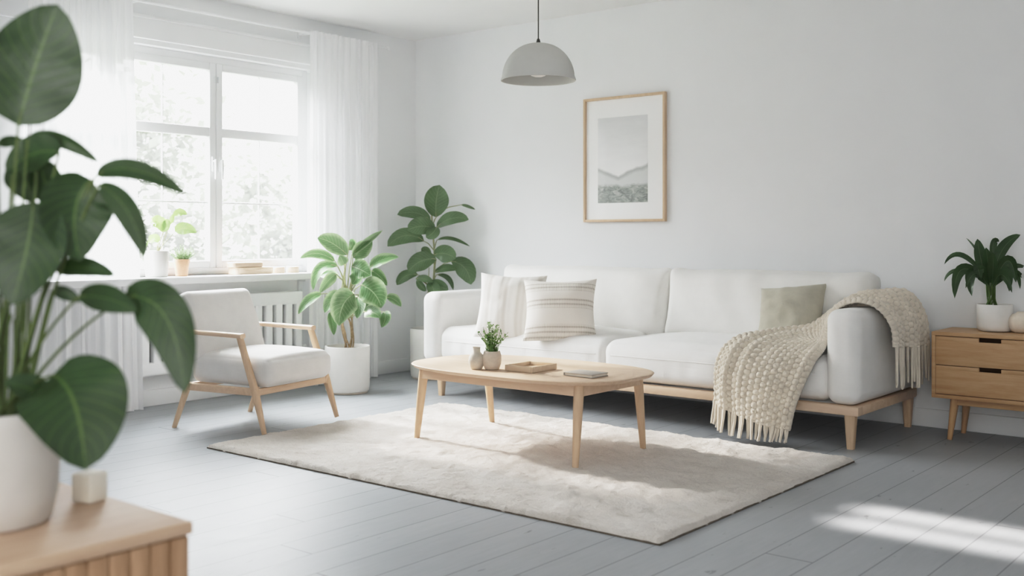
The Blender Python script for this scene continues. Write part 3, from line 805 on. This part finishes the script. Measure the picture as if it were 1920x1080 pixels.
# ------------------------------------------------------------------ sideboard, right
def sideboard():
    x0, x1, yf, yb, zt, zb = 3.905, 5.30, -.10, .245, .56, .218
    t = thing('sideboard', 'honey oak sideboard with two drawers and tapered legs beside the sofa', 'sideboard', ((x0+x1)/2, (yf+yb)/2, 0))
    W, D = x1-x0, yb-yf; H = zt-zb; zc = (zt+zb)/2; m = MB()
    m.bevbox((0, 0, zt-.010), (W, D, .020), .003).bevbox((0, 0, zb+.010), (W, D, .020), .003)
    for s in (-1, 1): m.bevbox((s*(W/2-.010), 0, zc), (.020, D-.002, H-.01), .003)
    m.bevbox((0, D/2-.008, zc), (W-.03, .012, H-.03), .002); m.bevbox((.03, .02, zc), (.02, D-.06, H-.03), .002)
    m.bevbox((0, -D/2+.075, zc), (W-.03, .01, H-.03), .002)
    m.build('body', M['oak_side'], t)
    dw = (W-.04-.006)/2; dh = (H-.04-.009)/2
    for i in (0, 1):
        for j in (0, 1):
            if i == 1: w_, cx = W-.04-.003-.62, W/2-.02-(W-.04-.003-.62)/2
            else: w_, cx = .62, -W/2+.02+.31+.001
            cz = zb+.02+.003+dh/2+j*(dh+.003)
            gx = -.045 if i == 0 else 0
            # drawer front with a finger-pull notch at its top edge
            nw, nh = .105, .020; tt = .018; y = -D/2+tt/2+.002
            f = MB(); f.bevbox((cx, y, cz-nh/2), (w_, tt, dh-nh), .002)
            f.bevbox((cx+(-w_/2+(gx-nw/2))/2-.0, y, cz+dh/2-nh/2-.0005), (w_/2+gx-nw/2, tt, nh+.001), .002)
            f.bevbox((cx+(w_/2+(gx+nw/2))/2, y, cz+dh/2-nh/2-.0005), (w_/2-gx-nw/2, tt, nh+.001), .002)
            fo = f.build('drawer', M['oak_side'], t)
            MB().bevbox((cx+gx, y+tt/2+.004, cz+dh/2-nh/2), (nw+.01, .006, nh+.002), .001).build('handle', M['recess_shade'], fo)  # dark plate behind the notch; the recess shade is in its colour
    for sx in (-1, 1):
        for (sy) in (-1, 1):
            fx, fy = sx*(W/2-.075), sy*(D/2-.055)
            MB().bar((fx-sx*.025, fy-sy*.012, zb+.001), (fx, fy, 0), .044, .044, .024, .024, up=(0, 1, 0), rnd_=.4).build('leg', M['oak_side_z'], t)
    m = MB()
    for sy in (-1, 1): m.bevbox((0, sy*(D/2-.062), zb-.018), (W-.2, .022, .036), .003)
    m.build('base_rail', M['oak_side'], t)
sideboard()
SBZ = .56
def strap_plant():
    P = V((4.158, .115, SBZ)); d = 5.50
    t = thing('potted_plant', 'dark green strap leaf plant in a white pot on the sideboard', 'potted plant', P)
    MB().lathe([(0, .001), (.066, .001), (.078, .004), (.086, .014), (.087, .03), (.088, .138), (.086, .141), (.082, .139), (.081, .115), (0, .115)]).build('pot', M['ceramic'], t, angle=60)
    MB().disc((0, 0, .1185), .081).build('soil', M['soil'], t)
    m = MB(); st = MB()
    X = lambda cx, cy, dd=0: at(1640+cx/2.347, 400+cy/2.347, d+dd)-P
    sx = .00119*.78
    LV = [((500, 300), (370, 110), (306, 225), 30, .05, 10), ((495, 300), (340, 205), (306, 300), 26, .12, 20), ((500, 310), (345, 150), (352, 375), 62, -.05, -10),
          ((500, 320), (400, 190), (428, 365), 62, -.12, 15), ((490, 300), (462, 190), (452, 112), 66, .02, 5), ((520, 300), (540, 130), (642, 94), 62, .05, -10),
          ((510, 300), (470, 170), (402, 108), 16, .14, 20), ((505, 310), (500, 220), (490, 150), 58, -.06, 0), ((530, 310), (500, 80), (548, 125), 40, .12, 20),
          ((525, 310), (600, 110), (622, 305), 66, -.05, 12), ((530, 310), (590, 200), (668, 240), 34, .1, 30), ((530, 320), (590, 195), (592, 345), 58, -.12, -15),
          ((530, 320), (640, 200), (640, 335), 30, .06, 20), ((515, 330), (560, 200), (605, 350), 44, -.16, 10), ((515, 310), (525, 230), (520, 170), 54, -.1, -12),
          ((505, 330), (440, 200), (400, 330), 36, -.16, 10), ((505, 320), (430, 190), (470, 290), 60, -.12, -5), ((520, 320), (590, 215), (660, 290), 42, .12, -20)]
    for (b_, c, e, w, dd, ph) in LV:
        dd *= .4 if dd > 0 else 1
        p0 = X(b_[0], b_[1], dd*.15); p1 = X(c[0], c[1], dd*.6); p2 = X(e[0], e[1], dd)
        fc = CAM-(P+p1); m.leaf(p0, p1, p2, w*sx*1.0, fc+V((0, 0, .8)), R(ph), fold=.45, peak=.5, point=.9, n=14, m=4)
        st.tube([V((p0.x*.9+rnd.uniform(-.025, .025), p0.y*.3+rnd.uniform(-.03, .03), .12)), p0.lerp(V((p0.x*.8, p0.y*.4, .12)), .5), p0, p0.lerp(p1, .2)], [.003, .003, .0025, .0015], 6)
    m.build('foliage', M['leaf_strap'], t); st.build('stems', M['stem'], t)
strap_plant()
cb = thing('cream_vase', 'round cream vase on the sideboard at the right edge', 'vase', (4.288, .10, SBZ))
m = MB()
m.lathe([(0, .001), (.03, .001), (.045, .008), (.058, .03), (.062, .052), (.057, .076), (.042, .094), (.022, .102), (.018, .108), (.013, .106), (0, .09)])
m.build('body', m_plain('cream_bisque', rgb(232, 222, 208), .8, .2, .05, .15, 50), cb, angle=70)

# ------------------------------------------------------------------ pendant lamp and framed print
pd = thing('pendant_lamp', 'pale grey dome pendant lamp hanging on a dark cord', 'pendant lamp', (2.50, -1.61, 1.818))
prof = [(.184, 0), (.186, .003)]
for i in range(1, 25):
    w = R(90*i/24); prof.append((.176*math.cos(w)**.92+.003, .010+.175*math.sin(w)))
inner = [(max(0, r-.004), z-.003 if i > 2 else z) for i, (r, z) in enumerate(prof)]
MB().lathe([(.178, .001)]+prof+[(0.0005, .186)], seg=64).lathe(list(reversed([(.178, .001)]+[(max(.0004, r-.006), max(.003, z-.005)) for r, z in prof[2:]])), seg=64).build('shade', M['lamp'], pd, angle=60)
MB().tube([(0, 0, .183), (0, 0, .5), (0, 0, ZC-1.818-.01)], .003, 8).lathe([(0, .21), (.007, .205), (.012, .185), (.012, .18)], seg=12).build('cord', M['cord'], pd)
MB().lathe([(0, ZC-1.818-.03), (.05, ZC-1.818-.028), (.052, ZC-1.818-.001)], seg=24).build('ceiling_rose', M['lamp'], pd)
MB().lathe([(0, .018), (.02, .020), (.036, .026), (.043, .042), (.036, .06), (.02, .08), (.014, .10), (.014, .16), (0, .16)], seg=24).build('bulb', M['bulb'], pd)

fp = thing('framed_print', 'oak framed grey landscape print with wide white mat on the wall above the sofa', 'picture', (1.775, YW, 1.575))
W, H, F = .652, .848, .017; m = MB()
for s in (-1, 1): m.bevbox((s*(W/2-F/2), -.016, 0), (F, .030, H), .002).bevbox((0, -.016, s*(H/2-F/2)), (W-2*F, .030, F), .002)
m.build('frame', m_wood('pale_oak_frame', rgb(214, 190, 164), rgb(196, 170, 142), 'Z'), fp)
MB().box((0, -.008, 0), (W-.02, .006, H-.02)).build('mat', M['paper'], fp, smooth=False)
PW, PH = .400, .580
MB().grid(lambda u, v: V(((u-.5)*PW-.015, -.0118, (v-.5)*PH-.005)), 1, 1).build('print', M['art'], fp, smooth=False)
MB().add([(-W/2+F, -.024, -H/2+F), (W/2-F, -.024, -H/2+F), (W/2-F, -.024, H/2-F), (-W/2+F, -.024, H/2-F)], [(0, 1, 2, 3)]).build('pane', M['glass'], fp, smooth=False)

# ------------------------------------------------------------------ things on the window sill
SZ = .80
def sill_plants():
    P = V((-.165, -2.045, SZ)); t = thing('potted_plant', 'lime green leafy plant in a white pot on the window sill', 'potted plant', P)
    MB().lathe([(0, .001), (.062, .001), (.066, .004), (.076, .160), (.074, .164), (.070, .162), (.068, .145), (0, .145)]).build('pot', M['ceramic'], t, angle=60)
    MB().disc((0, 0, .148), .0685).build('soil', M['soil'], t)
    d = 6.56; X = lambda cx, cy, dd=0: at(240+cx/5.333, 380+cy/5.333, d+dd)-P
    m = MB(); st = MB(); k = 6.56/1980/5.333
    for (b_, c, e, w, dd, ph) in (((350, 300), (330, 170), (215, 165), 150, .04, 20), ((350, 290), (400, 220), (400, 160), 90, -.03, -20), ((415, 220), (440, 160), (450, 110), 50, .0, 30),
                                  ((455, 140), (520, 70), (592, 120), 85, .05, -15), ((470, 290), (560, 220), (690, 300), 120, -.05, 15), ((305, 400), (260, 330), (205, 400), 105, .03, 10),
                                  ((360, 280), (300, 130), (250, 200), 110, -.05, -10), ((310, 410), (220, 330), (180, 440), 50, .08, 30)):
        p0, p1, p2 = X(*b_, dd*.4), X(*c, dd*.8), X(*e, dd)
        m.leaf(p0, p1, p2, w*k*1.05, CAM-(P+p1)+V((0, 0, 2.0)), R(ph), fold=.3, peak=.45, wave=.12)
        st.tube([(0, 0, .14), V((p0.x*.35, p0.y*.35, .20)), p0], [.003, .0025, .0018], 6)
    m.build('foliage', M['leaf_lime'], t); st.build('stems', M['stem_pale'], t)
    P = V((-.165, -1.868, SZ)); t = thing('potted_plant', 'bushy fine leaved herb in a terracotta pot on the window sill', 'potted plant', P)
    MB().lathe([(0, .001), (.034, .001), (.037, .004), (.047, .085), (.051, .086), (.052, .106), (.049, .108), (.046, .106), (.044, .09), (0, .09)]).build('pot', M['terracotta'], t, angle=40)
    MB().disc((0, 0, .094), .045).build('soil', M['soil'], t)
    q = random.Random(5); m = MB(); st = MB()
    for k in range(130):
        an = q.random()*6.28; sp_ = q.random()**.6*1.15; ln = q.uniform(.05, .115)
        e = V((math.cos(an)*math.sin(sp_)*ln*1.0, math.sin(an)*math.sin(sp_)*ln*1.0, .095+math.cos(sp_)*ln)); s0 = V((math.cos(an)*.02, math.sin(an)*.02, .092))
        st.tube([s0, e], .0007, 4)
        for j in range(7):
            p = s0.lerp(e, q.uniform(.3, 1)); dr = (e-s0).normalized()+V((q.uniform(-1, 1), q.uniform(-1, 1), q.uniform(-.6, 1)))*.8
            dr.normalize(); m.leaf(p, p+dr*.006, p+dr*.013, .006, V((q.uniform(-1, 1), q.uniform(-1, 1), 1)), n=2, m=2)
    m.build('foliage', M['leaf_herb'], t); st.build('stems', M['stem'], t)
sill_plants()
pale = m_wood('pale_beech', rgb(226, 204, 184), rgb(210, 184, 160), 'Y')
def rbox_outline(a, b, r, k=6):
    o = []
    for (sx, sy, s0) in ((1, 1, 0), (-1, 1, 90), (-1, -1, 180), (1, -1, 270)):
        for i in range(k+1): w = R(s0+90*i/k); o.append((sx*(a-r)+r*math.cos(w), sy*(b-r)+r*math.sin(w)))
    return o
def board(name, label, cat, loc, a, b, h, r, mat):
    t = thing(name, label, cat, loc); ol = rbox_outline(a, b, r); n = len(ol); m = MB(); vs = []
    for (o, z) in ((-.003, 0), (0, .003), (0, h*.62), (-.0015, h*.63), (-.0015, h*.66), (0, h*.67), (0, h-.003), (-.003, h)):
        vs += [(x*(1+o/a), y*(1+o/b), z) for x, y in ol]
    L = 8; fs = [(i*n+j, i*n+(j+1) % n, (i+1)*n+(j+1) % n, (i+1)*n+j) for i in range(L-1) for j in range(n)]+[tuple(reversed(range(n))), tuple((L-1)*n+j for j in range(n))]
    m.add(vs, fs); m.build('body', mat, t, angle=30); return t
board('wooden_box', 'long low wooden box under the smaller box on the window sill', 'box', (-.165, -1.335, SZ), .055, .155, .047, .03, pale)
board('wooden_box', 'smaller wooden box stacked on top of the long box on the sill', 'box', (-.165, -1.385, SZ+.0475), .048, .125, .032, .03, m_wood('dim_beech', rgb(206, 184, 166), rgb(190, 164, 144), 'Y'))
def round_box(label, loc, r, h):
    t = thing('round_box', label, 'box', loc)
    MB().lathe([(0, 0), (r-.002, 0), (r, .002), (r, h*.68), (r-.0015, h*.69), (r-.0015, h*.71), (r, h*.72), (r, h-.002), (r-.003, h), (0, h)], seg=32).build('body', pale, t, angle=30)
round_box('small round wooden box on the sill beside the long box', (-.15, -1.115, SZ), .040, .044)
round_box('small round wooden box on the sill nearest the right curtain', (-.14, -1.005, SZ), .044, .044)

# ------------------------------------------------------------------ plants on the floor
def pot_white(t, r, h, mat='ceramic', tray=True):
    MB().lathe([(0, .012), (r*.90, .012), (r*.95, .016), (r*.985, .05), (r, h-.01), (r-.002, h), (r-.012, h), (r-.014, h-.03), (0, h-.03)], seg=48).build('pot', M[mat], t, angle=50)
    if tray: MB().lathe([(0, .0), (r*.86, 0), (r*.90, .003), (r*.91, .02), (r*.90, .022), (r*.86, .013), (0, .013)], seg=48).build('saucer', M['stone'], t, angle=50)
    MB().disc((0, 0, h-.025), r-.013).build('soil', M['soil'], t)
def plant_a():
    P = V((.315, -.905, 0)); d = 7.03
    t = thing('potted_plant', 'bushy variegated plant with braided stems in a white pot by the radiator', 'potted plant', P)
    pot_white(t, .152, .315)
    k = d/1980/2.512; X = lambda cx, cy, dd=0: at(540+cx/2.512, 330+cy/2.512, d+dd)-P
    m = MB(); st = MB()
    LV = [((280, 372), (205, 300), (138, 292), 92, 0, 12), ((222, 402), (140, 335), (56, 388), 46, .05, -10), ((235, 425), (125, 400), (118, 540), 58, .02, 25), ((228, 462), (190, 480), (148, 552), 52, -.1, -15),
          ((160, 555), (90, 570), (48, 652), 48, -.05, 15), ((265, 418), (255, 395), (243, 374), 52, -.1, 0), ((300, 372), (370, 300), (446, 256), 34, .12, 25), ((305, 385), (350, 340), (398, 306), 78, .12, 15),
          ((385, 432), (440, 380), (522, 382), 58, 0, -20), ((393, 446), (430, 460), (467, 517), 52, -.05, 15), ((300, 425), (350, 440), (390, 470), 92, -.12, 10), ((345, 512), (420, 540), (440, 622), 128, -.16, 8),
          ((312, 555), (240, 590), (240, 706), 122, -.2, -8), ((255, 552), (200, 570), (172, 645), 66, -.05, 15), ((200, 640), (210, 690), (216, 750), 42, -.12, -12), ((330, 570), (345, 610), (325, 672), 66, -.16, 20),
          ((362, 640), (400, 630), (436, 668), 74, -.18, -10), ((452, 640), (470, 665), (440, 714), 56, -.1, 12), ((462, 572), (505, 570), (533, 616), 48, .05, -15), ((320, 450), (330, 490), (300, 510), 60, -.15, 8),
          ((285, 350), (320, 310), (290, 300), 40, .15, 20), ((330, 420), (350, 350), (350, 330), 50, .16, -20), ((240, 480), (190, 450), (140, 470), 46, .14, 10), ((370, 560), (360, 590), (360, 640), 60, .08, 14)]
    for (b_, c, e, w, dd, ph) in LV:
        p0, p1, p2 = X(*b_, dd*.6), X(*c, dd), X(*e, dd*1.15)
        m.leaf(p0, p1, p2, w*k*1.05, CAM-(P+p1)+V((0, 0, 1.2)), R(ph), fold=.28, peak=.42, point=.95, wave=.05)
        hub = V((rnd.uniform(-.03, .03), rnd.uniform(-.03, .03), rnd.uniform(.58, .68)))
        if p0.z < .62: hub.z = max(.45, p0.z-.06)
        st.tube([hub, hub.lerp(p0, .55)+V((0, 0, .03)), p0, p0.lerp(p1, .3)], [.0045, .004, .003, .002], 6)
    m.build('foliage', M['leaf_mid'], t); st.build('stems', M['stem_pale'], t)
    tk = MB()
    for i in range(6):
        a0 = i*1.047; pts = []
        for j in range(15):
            z = .285+(.66-.285)*j/14; an = a0+.9*math.sin(j/14*5+i*1.7); rr = .042+.006*math.sin(j/14*9+i)
            pts.append((math.cos(an)*rr, math.sin(an)*rr*.7, z))
        tk.tube(pts, .006, 7)
    tk.build('braided_stem', M['bark'], t)
plant_a()
def plant_b():
    P = V((.245, -.005, 0)); d = 7.86
    t = thing('potted_plant', 'tall grey green rubber plant in a white pot behind the sofa left arm', 'potted plant', P)
    pot_white(t, .165, .37)
    k = d/1980/2.512; X = lambda cx, cy, dd=0: at(540+cx/2.512, 330+cy/2.512, d+dd)-P
    m = MB(); st = MB()
    LV = [((698, 195), (690, 120), (714, 42), 112, 0, 6), ((672, 212), (610, 150), (514, 182), 60, .05, 12), ((700, 245), (760, 175), (852, 206), 62, -.05, -15), ((695, 250), (630, 220), (562, 256), 84, -.12, 10),
          ((642, 308), (550, 240), (468, 332), 72, 0, -10), ((702, 302), (760, 270), (858, 332), 18, .08, 30), ((672, 376), (650, 350), (627, 342), 40, -.05, 0), ((688, 372), (740, 350), (790, 390), 80, -.1, 12),
          ((700, 392), (620, 380), (566, 450), 84, -.1, -8), ((768, 402), (850, 410), (862, 512), 88, 0, 10), ((690, 455), (745, 420), (798, 442), 38, -.05, -18), ((612, 466), (550, 450), (512, 514), 52, .03, 12),
          ((700, 465), (770, 460), (778, 538), 24, .05, 20), ((602, 484), (640, 475), (684, 502), 36, -.1, -20), ((662, 512), (700, 515), (756, 536), 64, -.08, 10), ((608, 488), (620, 515), (652, 542), 32, -.05, 15),
          ((660, 500), (690, 520), (690, 565), 60, -.12, -12), ((700, 240), (690, 270), (650, 290), 60, -.14, 10), ((815, 136), (840, 136), (882, 158), 14, .0, 10)]
    for (b_, c, e, w, dd, ph) in LV:
        p0, p1, p2 = X(*b_, dd*.6), X(*c, dd), X(*e, dd)
        m.leaf(p0, p1, p2, w*k*1.05, CAM-(P+p1)+V((0, 0, 1.0)), R(ph), fold=.22, peak=.52, point=.8, wave=.03)
        z0 = max(.55, p0.z-.07); hub = V((.015*math.sin(z0*9), .01, z0))
        st.tube([hub, hub.lerp(p0, .6)+V((0, 0, .012)), p0, p0.lerp(p1, .3)], [.005, .004, .003, .002], 6)
    m.build('foliage', M['leaf_rubber'], t); st.build('stalks', M['stem_pale'], t)
    tk = MB().tube([(.015*math.sin(z*9), .01, z) for z in [.34+.07*i for i in range(16)]], [.011-.0004*i for i in range(16)], 8)
    tk.tube([(-.05, .01, .34), (-.055, .012, .6), (-.045, .012, .82)], [.006, .005, .003], 6)
    tk.build('trunk', M['stem_pale'], t)
plant_b()

# ------------------------------------------------------------------ foreground cabinet, plant, candle
def fg_cabinet():
    x1, y1, zt = 4.12, -4.652, .56; x0, y0 = 3.64, -6.15
    t = thing('slatted_cabinet', 'warm oak cabinet with a vertical slatted front in the near corner', 'cabinet', ((x0+x1)/2, (y0+y1)/2, 0))
    W, D = x1-x0, y1-y0
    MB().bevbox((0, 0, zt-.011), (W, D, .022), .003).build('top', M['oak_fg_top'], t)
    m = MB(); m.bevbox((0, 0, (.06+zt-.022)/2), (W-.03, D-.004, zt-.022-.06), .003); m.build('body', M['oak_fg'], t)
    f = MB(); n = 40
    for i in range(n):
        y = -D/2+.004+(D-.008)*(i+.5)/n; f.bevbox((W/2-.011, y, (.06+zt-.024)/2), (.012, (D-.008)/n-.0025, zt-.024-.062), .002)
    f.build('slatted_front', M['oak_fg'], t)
    MB().bevbox((0, 0, .03), (W-.08, D-.08, .06), .003).build('plinth', M['oak_fg'], t)
fg_cabinet()
def fg_plant():
    P = V((3.862, -4.873, .56)); d = 1.82
    t = thing('potted_plant', 'big dark leaved plant in a white pot on the slatted cabinet', 'potted plant', P)
    M['fg_pot'] = m_plain('shaded_white_ceramic', rgb(208, 204, 199), .6, .3, .02, .03, 20)  # shade on the white pot is put into this greyer base colour
    r = .109; h = .196
    MB().lathe([(0, .001), (r*.80, .001), (r*.84, .006), (r*.93, .05), (r, h-.02), (r, h-.004), (r-.003, h), (r-.008, h-.002), (r-.010, h-.03), (0, h-.03)], seg=56).build('pot', M['fg_pot'], t, angle=50)
    MB().disc((0, 0, h-.025), r-.01).build('soil', M['soil'], t)
    X = lambda px, py, dd=0: at(px, py, d+dd)-P
    m = MB(); st = MB(); k = d/1980
    # base, bend, tip (pixels of the photo), width, depth offset, twist
    LV = [((34, 236), (60, 130), (108, 8), 168, .0, 0), ((52, 262), (100, 240), (188, 306), 30, .03, 20), ((112, 288), (70, 270), (10, 322), 72, .02, 10), ((180, 330), (240, 290), (350, 366), 40, -.03, -8),
          ((185, 345), (250, 380), (272, 484), 46, -.04, 14), ((172, 336), (120, 380), (150, 490), 128, -.03, -10), ((62, 378), (60, 450), (22, 572), 134, -.06, 12), ((104, 508), (150, 490), (216, 518), 42, -.02, -18),
          ((148, 556), (200, 550), (258, 584), 50, -.05, 10), ((234, 558), (330, 540), (346, 738), 92, -.06, 14), ((98, 704), (150, 720), (160, 882), 176, -.16, -6), ((104, 765), (60, 720), (8, 718), 54, -.10, 15),
          ((-4, 272), (15, 262), (44, 262), 22, .05, 10), ((98, 545), (120, 545), (152, 566), 26, .02, 10), ((24, 300), (50, 330), (60, 380), 70, .06, 14), ((70, 300), (85, 330), (95, 395), 60, .05, -12),
          ((-10, 420), (-60, 400), (-110, 470), 110, .02, 10), ((-20, 300), (-70, 260), (-120, 330), 90, .0, -12), ((-15, 620), (-80, 580), (-130, 690), 120, -.05, 12), ((20, 560), (60, 500), (90, 470), 60, .09, 10)]
    for (b_, c, e, w, dd, ph) in LV:
        p0, p1, p2 = X(*b_, dd*.7), X(*c, dd), X(*e, dd*1.2)
        m.leaf(p0, p1, p2, w*k*1.02, CAM-(P+p1)+V((0, 0, .35)), R(ph), fold=.16, peak=.45, point=.85, wave=.03, n=20, m=10)
        an = math.atan2(p0.y, p0.x); q = V((math.cos(an)*.03+rnd.uniform(-.02, .02), math.sin(an)*.03+rnd.uniform(-.02, .02), h-.03))
        mid = q.lerp(p0, .55); mid.x -= (p0.x-q.x)*.18; mid.y -= (p0.y-q.y)*.18; mid.z += .02
        pts = [q*(1-s)*(1-s)+mid*2*s*(1-s)+p0*s*s for s in [i/8 for i in range(9)]]+[p0.lerp(p1, .25)]
        st.tube(pts, [.0036-.00018*i for i in range(10)], 7)
    for i in range(7):
        a0 = rnd.random()*6.28; q = V((math.cos(a0)*.035, math.sin(a0)*.035, h-.03)); e = X(20+rnd.uniform(-40, 90), 560+rnd.uniform(-60, 40), rnd.uniform(-.03, .06))
        st.tube([q, q.lerp(e, .5)+V((0, 0, .02)), e], [.0038, .0032, .0024], 7)
    m.build('foliage', M['leaf_dark'], t); st.build('stems', M['stem_dark'], t)
fg_plant()
cn = thing('candle', 'small white square candle on the cabinet below a hanging leaf', 'candle', (3.852, -4.694, .56), R(18))
MB().bevbox((0, 0, .0275), (.046, .046, .054), .005, 3).build('body', m_plain('wax', rgb(232, 226, 214), .5, .3, .03, .1), cn)
MB().tube([(0, 0, .053), (.001, .001, .064)], .0012, 6).build('wick', M['paper'], cn)

# ------------------------------------------------------------------ outside
struct(MB().box((-16, -2, -.35), (31, 40, .1)).build('ground', M['lawn'], smooth=False))
def tree(label, loc, R_, H_, seed, n):
    q = random.Random(seed); t = thing('garden_tree', label, 'tree', loc, 0, 'trees outside the window')
    MB().tube([(0, 0, 0), (.05, .03, H_*.4), (0, .1, H_*.75)], [.12, .09, .04], 8).build('trunk', M['trunk'], t)
    m = MB()
    cl = [(V((q.uniform(-1, 1)*R_*.6, q.uniform(-1, 1)*R_*.7, H_*q.uniform(.35, 1))), q.uniform(.3, .6)*R_) for _ in range(14)]
    for i in range(n):
        c, r = q.choice(cl); dr = V((q.gauss(0, 1), q.gauss(0, 1), q.gauss(0, 1))).normalized()*r*q.random()**.4
        p = c+dr; d2 = V((q.uniform(-1, 1), q.uniform(-1, 1), q.uniform(-.8, .5))).normalized()*.16
        m.leaf(p, p+d2*.5, p+d2, .10, V((q.uniform(-1, 1), q.uniform(-1, 1), 1)), n=2, m=2)
    m.build('crown', M['leaf_tree'], t)
tree('pale green tree beyond the left half of the window', (-6.0, .2, -.3), 1.8, 3.3, 2, 2600)
tree('pale green shrub beyond the middle of the window', (-4.4, 2.5, -.3), .7, 1.9, 8, 900)
tree('distant pale tree beyond the right half of the window', (-9.5, 5.6, -.3), 2.0, 2.6, 5, 1500)

# ------------------------------------------------------------------ light
w = bpy.data.worlds.new('sky'); sc.world = w; w.use_nodes = True; nt = w.node_tree
bg = nt.nodes['Background']
tc = nt.nodes.new('ShaderNodeTexCoord'); sx = nt.nodes.new('ShaderNodeSeparateXYZ'); nt.links.new(tc.outputs['Generated'], sx.inputs[0])
rp = nt.nodes.new('ShaderNodeValToRGB'); nt.links.new(sx.outputs['Z'], rp.inputs['Fac'])      # overcast sky: pale at the horizon, bright overhead
SKY0, SKY1 = 1.9, 26.0
e = rp.color_ramp.elements; e[0].position = .13; e[0].color = (SKY0/SKY1,)*3+(1,); e[1].position = .5; e[1].color = (.95, .98, 1, 1)
nt.links.new(rp.outputs['Color'], bg.inputs['Color']); bg.inputs['Strength'].default_value = SKY1
def lamp(name, kind, loc, target, energy, color=(1, 1, 1), **kw):
    l = bpy.data.lights.new(name, kind); l.energy = energy; l.color = color
    for k, x in kw.items(): setattr(l, k, x)
    o = bpy.data.objects.new(name, l); col.objects.link(o); o.location = loc
    o.rotation_euler = (V(target)-V(loc)).to_track_quat('-Z', 'Y').to_euler(); return o
el = math.atan(.56); s = V((math.cos(el), .02*math.cos(el), -math.sin(el)))
lamp('sun', 'SUN', (-8, -1.5, 6), V((-8, -1.5, 6))+s, 2.6, (1, .93, .87), angle=R(3.2))
def portal(y0, y1, z0, z1):
    o = lamp('window_portal', 'AREA', (-.36, (y0+y1)/2, (z0+z1)/2), (5, (y0+y1)/2, (z0+z1)/2), 1, shape='RECTANGLE', size=y1-y0, size_y=z1-z0)
    o.data.cycles.is_portal = True
portal(WY0, WY1, WZ0, WZ1)
lamp('added_ceiling_fill', 'AREA', (5.9, -6.6, 1.0), (5.6, -6.0, 2.6), 42, (1, .99, .97), shape='RECTANGLE', size=2.6, size_y=1.2)  # unseen lamp added behind the camera to brighten the ceiling
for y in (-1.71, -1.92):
    lamp('added_sun_stripe', 'AREA', (5.1, y, 2.56), (5.1, y, 0), 1.15, (1, .93, .88), shape='RECTANGLE', size=1.9, size_y=.10, spread=R(6))  # unseen lamps added under the ceiling to lay sun stripes on the floor

sc.view_settings.view_transform = 'Standard'; sc.view_settings.look = 'None'
sc.view_settings.exposure = 0; sc.view_settings.gamma = 1
# soft shoulder, like a bright interior exposure
sc.view_settings.use_curve_mapping = True
cm = sc.view_settings.curve_mapping; cm.use_clip = False; cm.clip_max_x = 8; cm.clip_max_y = 2; cm.extend = 'HORIZONTAL'
cv = cm.curves[3]
pts_ = [(0, 0), (.02, .026), (.05, .088), (.12, .24), (.22, .45), (.34, .63), (.5, .76), (.8, .87), (1.4, .95), (2.6, .99), (5, 1.0)]
cv.points[0].location = pts_[0]; cv.points[1].location = pts_[-1]
pts_ = [(x/1.05, y) for x, y in pts_]; cv.points[1].location = pts_[-1]
for p in pts_[1:-1]: cv.points.new(*p)
cm.update()
sc.cycles.max_bounces = 10; sc.cycles.diffuse_bounces = 6; sc.cycles.transparent_max_bounces = 16
sc.cycles.use_denoising = True; sc.cycles.sample_clamp_indirect = 6
sc.cycles.caustics_reflective = False; sc.cycles.caustics_refractive = False
